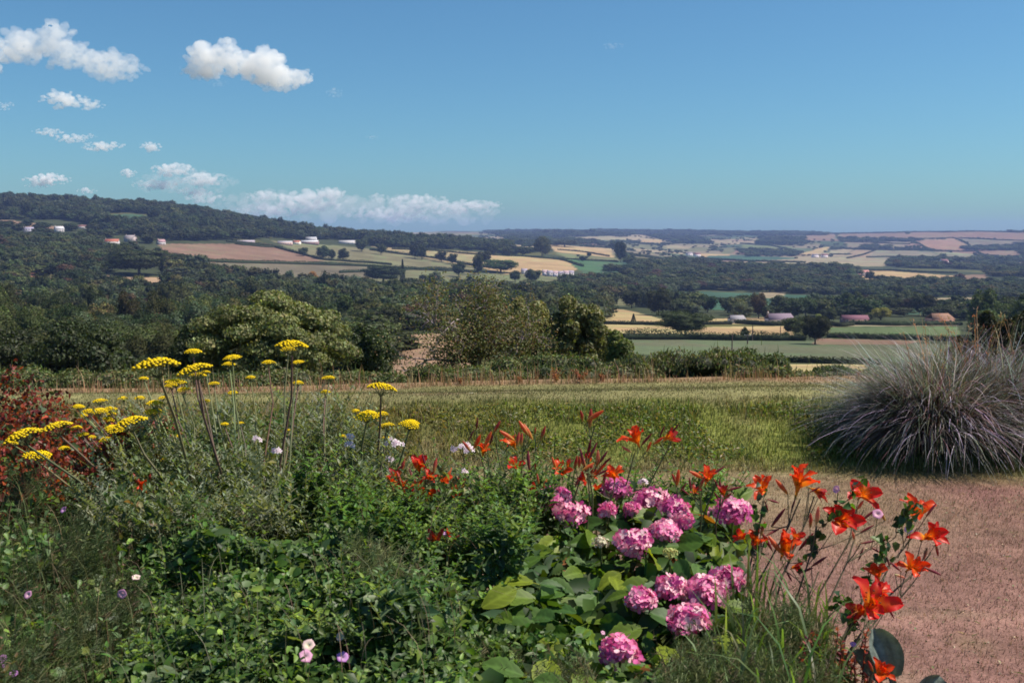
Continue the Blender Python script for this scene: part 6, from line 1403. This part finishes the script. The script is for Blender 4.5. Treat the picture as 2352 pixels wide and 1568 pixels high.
for i, (lb, (ub, vb), Y, fls, bds) in enumerate(LIL):
    r3 = np.random.default_rng(500 + i); B = at(ub, vb, Y + .05 if vb < 1300 else max(2.75, Y - .25)); B[2] -= .12
    t = thing('daylily', lb, 'daylily', B, group='orange red daylilies')
    items = [(u, v, s, 'f', tone, ax) for u, v, s, tone, ax in fls] + [(u, v, L, 'b', kd, an) for u, v, L, an, kd in bds]
    top = min(items, key=lambda q: q[1]); Tp = at(top[0], top[1] + top[2] * .55, Y) - B
    if i in (12, 13, 14): Tp = at(top[0], top[1] + 40, Y) - B
    tips = []
    m = MB(); mid = Tp * .5 + np.array([-.015 if ub > 1600 else .01, 0, .03]) ; pts = [np.zeros(3), mid, Tp * .85, Tp]; col_ = (.085, .075, .045) if ub > 1600 else (.12, .14, .06)
    m.tube(pts, [.0042, .0036, .003, .0024], col_, 5)
    for (u, v, s, ty, a, b) in items:
        yy = Y + r3.normal(0, .03); L = s * Y / FPX
        if ty == 'f':
            ax = unit(np.array(b)); c = at(u, v, yy) - B; loc = c - ax * L * .28; att = loc - ax * L * .24
            flower(t, loc, L * (.84 if ub > 1600 else .72), ax, a, r3, closed=s < 35 or a == 'dark')
        else:
            an = R(b); ax = unit(np.array([math.sin(an), r3.normal(0, .2), math.cos(an)])); loc = at(u, v, yy) - B - ax * L * .5; att = loc
            o = obj('spent_flower' if a == 3 else 'bud', BUDS[a], t, loc); o.rotation_mode = 'QUATERNION'; o.rotation_quaternion = Vector(ax).to_track_quat('Z', 'Y'); o.scale = (L * 1.05,) * 3
            if a == 3: o.scale = (L * .75, L * .75, L * 1.1)
        f = .85 if ty == 'b' else .78; j = Tp * f; m.tube([j, (j + att) / 2 + [0, 0, -.006], att], [.0022, .0018, .0016], np.array(col_) * 1.2, 4)
    obj('stem', m.mesh('stem', M_STEM), t)

# bindweed climbing the right daylily stems
def climber(path, Y, label, n=40, seed=1):
    r3 = np.random.default_rng(seed); P = np.array([at(a, b, Y - k * .02) for k, (a, b) in enumerate(path)]); t = thing('bindweed', label, 'bindweed', P[0]); q = P - P[0]
    tt = np.linspace(0, 1, 40); cum = np.linspace(0, 1, len(q)); pts = np.stack([np.interp(tt, cum, q[:, k]) for k in range(3)], 1) + np.stack([np.cos(tt * 40), np.sin(tt * 40), 0 * tt], 1) * .008
    m = MB(); m.tube(pts, .0016, (.10, .08, .04), 4); obj('stem', m.mesh('stem', M_STEM), t)
    k = r3.integers(0, 40, n); N = unit(r3.normal(0, .6, (n, 3)) + [.1, -.7, .4]); D = unit(np.cross(N, rdir(r3, n)) - [0, 0, .4]); mm = MB(); L = r3.uniform(.02, .042, n)
    mm.add(*heart(pts[k] + r3.normal(0, .012, (n, 3)), D, N, L, L * .8, jit(pick([(.045, .10, .02), (.03, .06, .03), (.08, .15, .02)], [3, 3, 1], n, r3), n, r3))); obj('leaves', mm.mesh('leaves', M_LEAF), t, kind='stuff')
climber([(1960, 1480), (1975, 1380), (1992, 1320), (2030, 1260), (2060, 1220), (2085, 1180), (2100, 1150)], 3.42, 'dark leaved bindweed twisting up to the far right daylilies', 80, 1)
climber([(1735, 1300), (1740, 1240), (1748, 1180), (1745, 1130)], 3.58, 'bindweed wrapped round the stem just right of the hydrangea', 34, 2)
climber([(1850, 1300), (1870, 1240), (1900, 1190), (1940, 1150), (1990, 1090)], 3.52, 'bindweed with sparse leaves on the middle right daylily stems', 42, 3)
climber([(1975, 1450), (1950, 1400), (1925, 1370)], 3.2, 'short leafy bindweed shoot left of the scarlet crumpled daylily', 22, 4)

# ------------------------------------------------------------------ small flowers
def trumpet_mesh(c0, c1):
    m = MB(); k = 10; a = np.arange(k) * 2 * math.pi / k; V = [[0, 0, 0]]; cc = [c0]
    for r_, z, c in ((.10, .44, c0), (.5, .66, [(a + b) / 2 for a, b in zip(c0, c1)]), (.93, .76, c1), (1.02, .70, c1)):
        for j in range(k): V.append([r_ * (1 - (.13 if j % 2 and r_ > .4 else 0)) * math.cos(a[j]), r_ * (1 - (.13 if j % 2 and r_ > .4 else 0)) * math.sin(a[j]), z + (.07 if j % 2 else 0)]); cc.append(c)
    F3 = [[0, 1 + j, 1 + (j + 1) % k] for j in range(k)]; F4 = [[1 + q * k + j, 1 + (q + 1) * k + j, 1 + (q + 1) * k + (j + 1) % k, 1 + q * k + (j + 1) % k] for q in range(3) for j in range(k)]
    m.add(V, F4, np.array(cc)); m.F.append(np.array(F3)); return m.mesh('petals', M_PETAL, True)
TR = {'pink': trumpet_mesh((.74, .5, .55), (.66, .30, .50)), 'pale': trumpet_mesh((.8, .72, .5), (.78, .55, .56)), 'purple': trumpet_mesh((.6, .4, .6), (.50, .20, .55)), 'lilac': trumpet_mesh((.7, .6, .75), (.48, .36, .62))}
for i, (u, v, s, c, lb) in enumerate([(710, 1486, 32, 'pale', 'upper left of four pink bindweed flowers at bottom centre'), (700, 1510, 34, 'pink', 'lower left of four pink bindweed flowers at bottom centre'), (788, 1463, 28, 'pale', 'upper right of four pink bindweed flowers at bottom centre'),
  (786, 1513, 32, 'purple', 'lower right of four pink bindweed flowers at bottom centre'), (9, 1516, 26, 'purple', 'upper purple flower in the bottom left corner'), (16, 1533, 28, 'purple', 'middle purple flower in the bottom left corner'), (33, 1549, 22, 'purple', 'lowest purple flower in the bottom left corner'),
  (285, 1362, 26, 'pink', 'pink bindweed flower in the horsetail left of the dark leaves'), (312, 1330, 22, 'pale', 'pale bindweed flower just above the pink one at left'), (70, 1368, 24, 'pink', 'pink flower alone in the horsetail near the left edge'), (150, 1173, 18, 'purple', 'small purple flower above the horsetail at left'),
  (2015, 1184, 26, 'pink', 'pale pink bindweed flower between the right daylilies'), (2091, 1219, 24, 'lilac', 'lilac bindweed flower under the upper far right daylily'), (1925, 1125, 20, 'pink', 'small pink flower left of the upper right daylily'), (1957, 1483, 20, 'purple', 'small lilac flower above the red sedum'),
  (1151, 1245, 18, 'pale', 'pale pink flower left of the hydrangea leaves'), (1383, 1454, 12, 'pink', 'tiny pink flower low in the hydrangea'), (1022, 1228, 16, 'magenta', 'tiny magenta flower beside the sunken dark red daylily')]):
    r3 = np.random.default_rng(700 + i); Y = float(DD(v)) - .12 if u < 1600 else (3.45 if v < 1300 else 2.95); P = at(u, v, Y); c = 'purple' if c == 'magenta' else c
    t = thing('bindweed_flower', lb, 'flower', P); r_ = s * Y / FPX / 2
    o = obj('petals', TR[c], t, scale=r_); o.rotation_mode = 'QUATERNION'; o.rotation_quaternion = Vector((r3.normal(0, .55), -.6, .8 + r3.normal(0, .25))).to_track_quat('Z', 'Y'); o.scale = (r_, r_ * r3.uniform(.75, 1.05), r_)
    m = MB(); m.tube([[0, 0, 0], [.005, .02, -.05], [0, .05, -.14]], .0016, (.10, .13, .05), 4); obj('stem', m.mesh('stem', M_STEM), t)
fl5 = MB()
for k in range(5):
    a = k * 1.2566; d = np.array([math.cos(a), math.sin(a), 0]); s = np.array([-math.sin(a), math.cos(a), 0]); z = np.array([0, 0, 1.])
    fl5.add([d * .05, d * .6 + s * .34 + z * .05, d * 1.0 + s * .15, d * 1.0 - s * .15, d * .6 - s * .34 + z * .05], [[0, 1, 2], [0, 2, 3], [0, 3, 4]], [(.6, .35, .5)] + [(.82, .76, .78)] * 4)
PHX = fl5.mesh('floret', M_PETAL)
for i, (u, v, s, nf, lb) in enumerate([(1064, 1034, 62, 30, 'largest white phlox cluster, left of the middle daylilies'), (1098, 1124, 36, 16, 'small white pink phlox cluster above the hydrangea left end'), (804, 1002, 20, 7, 'upper tuft of white phlox left of the yarrow stem'), (803, 1024, 28, 10, 'lower tuft of white phlox left of the yarrow stem'),
  (905, 1020, 44, 16, 'white phlox cluster under the rightmost yarrow head'), (592, 1010, 26, 9, 'white phlox tuft left of the tallest yarrow stem'), (636, 1036, 24, 8, 'pinkish white phlox tuft below the tallest yarrow stem'), (896, 1056, 22, 7, 'lilac phlox tuft left below the white cluster'), (1064, 1085, 30, 10, 'faded phlox cluster below the largest white one'), (1478, 1108, 22, 8, 'small pale flower tuft above the hydrangea heads')]):
    r3 = np.random.default_rng(800 + i); Y = 4.35; P = at(u, v, Y); t = thing('phlox', lb, 'phlox', P - [0, 0, .35])
    m = MB(); m.tube([[0, 0, -.1], [.01, 0, .2], [0, 0, .34]], [.003, .0025, .002], (.09, .12, .05), 4); obj('stem', m.mesh('stem', M_STEM), t); Rr = s * Y / FPX / 2
    for k in range(nf):
        q = rdir(r3, 1)[0]; q[2] = abs(q[2]) * .7; q[1] -= .2; N = unit(q + r3.normal(0, .3, 3) + [0, -.4, .3]); o = obj('floret', PHX, t, np.array([0, 0, .35]) + q * Rr * r3.uniform(.5, 1), scale=.0125 * r3.uniform(.8, 1.2)); o.rotation_mode = 'QUATERNION'; o.rotation_quaternion = Vector(N).to_track_quat('Z', 'Y')

# red sedum, big grey leaves at the lower right corner
r3 = np.random.default_rng(900); g = at(1930, 1540, 2.85); t = thing('red_sedum', 'dusky red sedum stalks in the bottom right corner of the bed', 'sedum', g)
for k in range(26):
    a = at(r3.uniform(1860, 2000), r3.uniform(1440, 1530), 2.85 + r3.uniform(-.12, .15)) - g; b = a + [r3.normal(-.01, .02), .02, -.16]; m = MB(); m.tube([b, (a + b) / 2, a], [.0025, .0025, .002], (.17, .06, .05), 4)
    n = 16; q = np.repeat(np.linspace(.25, 1, 8), 2)[:, None]; P = b + (a - b) * q; D = unit(r3.normal(0, 1, (n, 3)) + [0, 0, .7]); c = jit(pick([(.28, .05, .05), (.38, .12, .08), (.16, .04, .05)], [3, 2, 2], n, r3), n, r3); m.add(*leaves(P, D, rdir(r3, n), .016, .008, c)); obj('stalk', m.mesh('stalk', M_LEAF), t)
M_PADDLE = principled('grey_leaf', rough=.6, spec=.3, transl=.12, noise=[(45, .7, 1.3), (160, .85, 1.15)], bump=(60, .004))
def paddle(W, L, seed):
    nu, nv = 14, 9; V = []; Cc = []
    for i in range(nu):
        a = i / (nu - 1); w_ = W * (.16 + .84 * math.sin(math.pi * min(1, max(0, (a - .18) / .86))) ** .7) * .5 if a > .2 else W * .10
        for j in range(nv):
            s = j / (nv - 1) * 2 - 1; V.append([s * w_, a * L * .2 + .035 * a ** 2, a * L + .012 * abs(s) - .5 * L * .25 * a ** 3]); V[-1][1] += -.035 * abs(s) ** 1.5 * (1 if a > .2 else .3) + .003 * math.sin(s * 11); k = .85 + .5 * (abs(s) < .12) + .22 * math.sin(s * 14 + a * 6) * (abs(s) > .1); Cc.append(np.array((.135, .165, .145)) * k)
    idx = np.arange(nu * nv).reshape(nu, nv); F = np.stack([idx[:-1, :-1], idx[:-1, 1:], idx[1:, 1:], idx[1:, :-1]], -1).reshape(-1, 4); return np_mesh('leaf', np.array(V), F, np.array(Cc), M_PADDLE, True)
Yp = 2.75; b1 = at(2052, 1568, Yp)
t = thing('grey_leaved_plant', 'broad grey green paddle leaves in the bottom right corner', 'plant', b1 - [0, 0, .02])
s_ = Yp / FPX
obj('leaf', paddle(78 * s_, 150 * s_, 1), t, (0, 0, 0), (0, R(-12), R(8))); obj('leaf', paddle(60 * s_, 120 * s_, 2), t, (-.02, .03, -.02), (R(-8), R(-24), R(40))); obj('leaf', paddle(84 * s_, 118 * s_, 3), t, (.03, -.02, -.05), (R(10), R(48), R(-10)), label='rightmost grey leaf bending over the lawn')

# ------------------------------------------------------------------ clouds
# ------------------------------------------------------------------ haze
# ------------------------------------------------------------------ clouds: solid bodies of vapour, far beyond the hills
def vapour(name, dens, col=(1, 1, 1), aniso=.0):
    m = bpy.data.materials.new(name); m.use_nodes = True; N = m.node_tree.nodes; N.remove(N['Principled BSDF'])
    v = N.new('ShaderNodeVolumePrincipled'); v.inputs['Density'].default_value = dens; v.inputs['Color'].default_value = (*col, 1); v.inputs['Anisotropy'].default_value = aniso
    m.node_tree.links.new(v.outputs[0], N['Material Output'].inputs['Volume']); return m
CV, CF = ICO2
def cloud(parts, Y, dens, label, seed, det=1.0, name='cloud'):
    """parts: (u, v, half width px, half height px) lobes; a real body with depth comparable to its height"""
    r2 = np.random.default_rng(seed); mb = MB(); s = Y / FPX; c0 = at(parts[0][0], parts[0][1], Y)
    wmax = max(p[2] for p in parts) * s
    for u, v, a, b in parts:
        n = int(26 + a * b / (18 if Y < 8000 else 7) * det); P = at(u, v, Y)
        for k in range(min(n, 110)):
            d = rdir(r2, 1)[0] * r2.random() ** .4; off = np.array([d[0] * a * s, d[1] * b * s * 1.3, d[2] * b * s]); r = b * s * r2.uniform(.16, .42) * (1 if Y < 8000 else 1.15) * (1 - .45 * abs(d[0]))
            V = CV * r * np.array([1.25, 1.1, .85]) * (1 + .12 * r2.normal(0, 1, (len(CV), 1))) + P + off - c0; mb.add(V, CF)
    o = obj(name, mb.mesh(name, vapour(name, dens)), None, c0, label=label, cat='cloud')
    size = max(p[3] for p in parts) * s
    md = o.modifiers.new('remesh', 'REMESH'); md.mode = 'VOXEL'; md.voxel_size = max(size * .045, wmax / (130 if Y < 8000 else 190))
    tx = bpy.data.textures.new('cloud_noise', 'CLOUDS'); tx.noise_scale = size * .35; tx.noise_depth = 4
    dm = o.modifiers.new('displace', 'DISPLACE'); dm.texture = tx; dm.strength = size * (.38 if Y < 6500 else .16); dm.mid_level = .5; dm.texture_coords = 'LOCAL'
    return o
K = 1.0
cloud([(470, 140, 45, 38), (520, 120, 34, 26), (560, 150, 60, 30), (610, 155, 50, 38), (640, 180, 60, 30), (690, 178, 30, 22), (445, 158, 34, 18)], 6000, 0.012, 'bright cumulus cloud with two humps, upper left of centre', 1)
cloud([(60, 110, 90, 38), (130, 85, 50, 30), (160, 130, 80, 30), (250, 150, 80, 32), (280, 160, 60, 22), (-60, 120, 90, 50)], 5200, 0.008, 'largest cloud, spreading from the left edge', 2)
cloud([(150, 232, 60, 18), (135, 222, 36, 16), (200, 240, 42, 14)], 7000, 0.016, 'small rounded cloud below the largest one', 3)
cloud([(8, 243, 26, 9)], 7000, 0.016, 'tiny cloud scrap cut by the left edge', 4)
cloud([(110, 305, 40, 9), (165, 318, 40, 10), (235, 336, 55, 11), (210, 312, 20, 5)], 9000, 0.018, 'thin slanting cloud band at left', 5)
cloud([(347, 337, 28, 11)], 9500, 0.015, 'small faint cloud right of the slanting band', 6)
cloud([(110, 412, 62, 13), (90, 425, 40, 6)], 15000, 0.014, 'flat cloud just above the left ridge', 7)
cloud([(295, 397, 20, 9)], 16000, 0.012, 'small puff left of the broad pale cloud bank', 8)
cloud([(400, 390, 55, 15), (470, 412, 60, 14), (360, 425, 60, 12), (450, 440, 60, 10)], 17000, 0.008, 'broad pale cloud bank above the ridge', 9)
cloud([(200, 438, 26, 7)], 18000, 0.012, 'little cloud top peeking over the ridge', 10)
cloud([(470, 455, 50, 12), (600, 450, 40, 12), (700, 462, 110, 22), (760, 445, 40, 14), (620, 485, 90, 16)], 22000, 0.0045, 'left part of the low cloud line over the hills', 11)
cloud([(870, 455, 24, 10), (960, 462, 70, 16), (1050, 475, 100, 16), (900, 490, 120, 18), (1110, 470, 50, 10)], 24000, 0.0042, 'right part of the low cloud line over the hills', 12)
cloud([(420, 420, 130, 26), (600, 470, 130, 30), (760, 475, 150, 34), (920, 485, 150, 34), (1060, 490, 110, 26)], 27000, .0007, 'soft pale veil of cloud low behind the puffs over the hills', 16)
cloud([(1405, 106, 30, 7)], 9000, 0.00352, 'faint wisp high in the middle of the sky', 13)
cloud([(768, 213, 22, 10), (500, 190, 30, 8)], 6500, 0.0045, 'faint scraps trailing beside the bright cumulus', 14)
cloud([(855, 316, 16, 5)], 9000, 0.006, 'tiny faint wisp left of centre', 15)

# ------------------------------------------------------------------ haze over the valley
hz = vapour('haze', 7.2e-5, (.38, .52, 1.0), .0)
mb = MB(); zlo, zhi = float(PT[..., 2].min()) - 1.2, float(max(t[0][2] + t[4] * 1.6 for t in allP)) + 4; mb.box((0, 4500, (zlo + zhi) / 2), (33400, 9140, zhi - zlo), (1, 1, 1))
o = obj('haze', mb.mesh('haze', hz), label='thin bluish summer haze over the valley', cat='haze', kind='stuff')
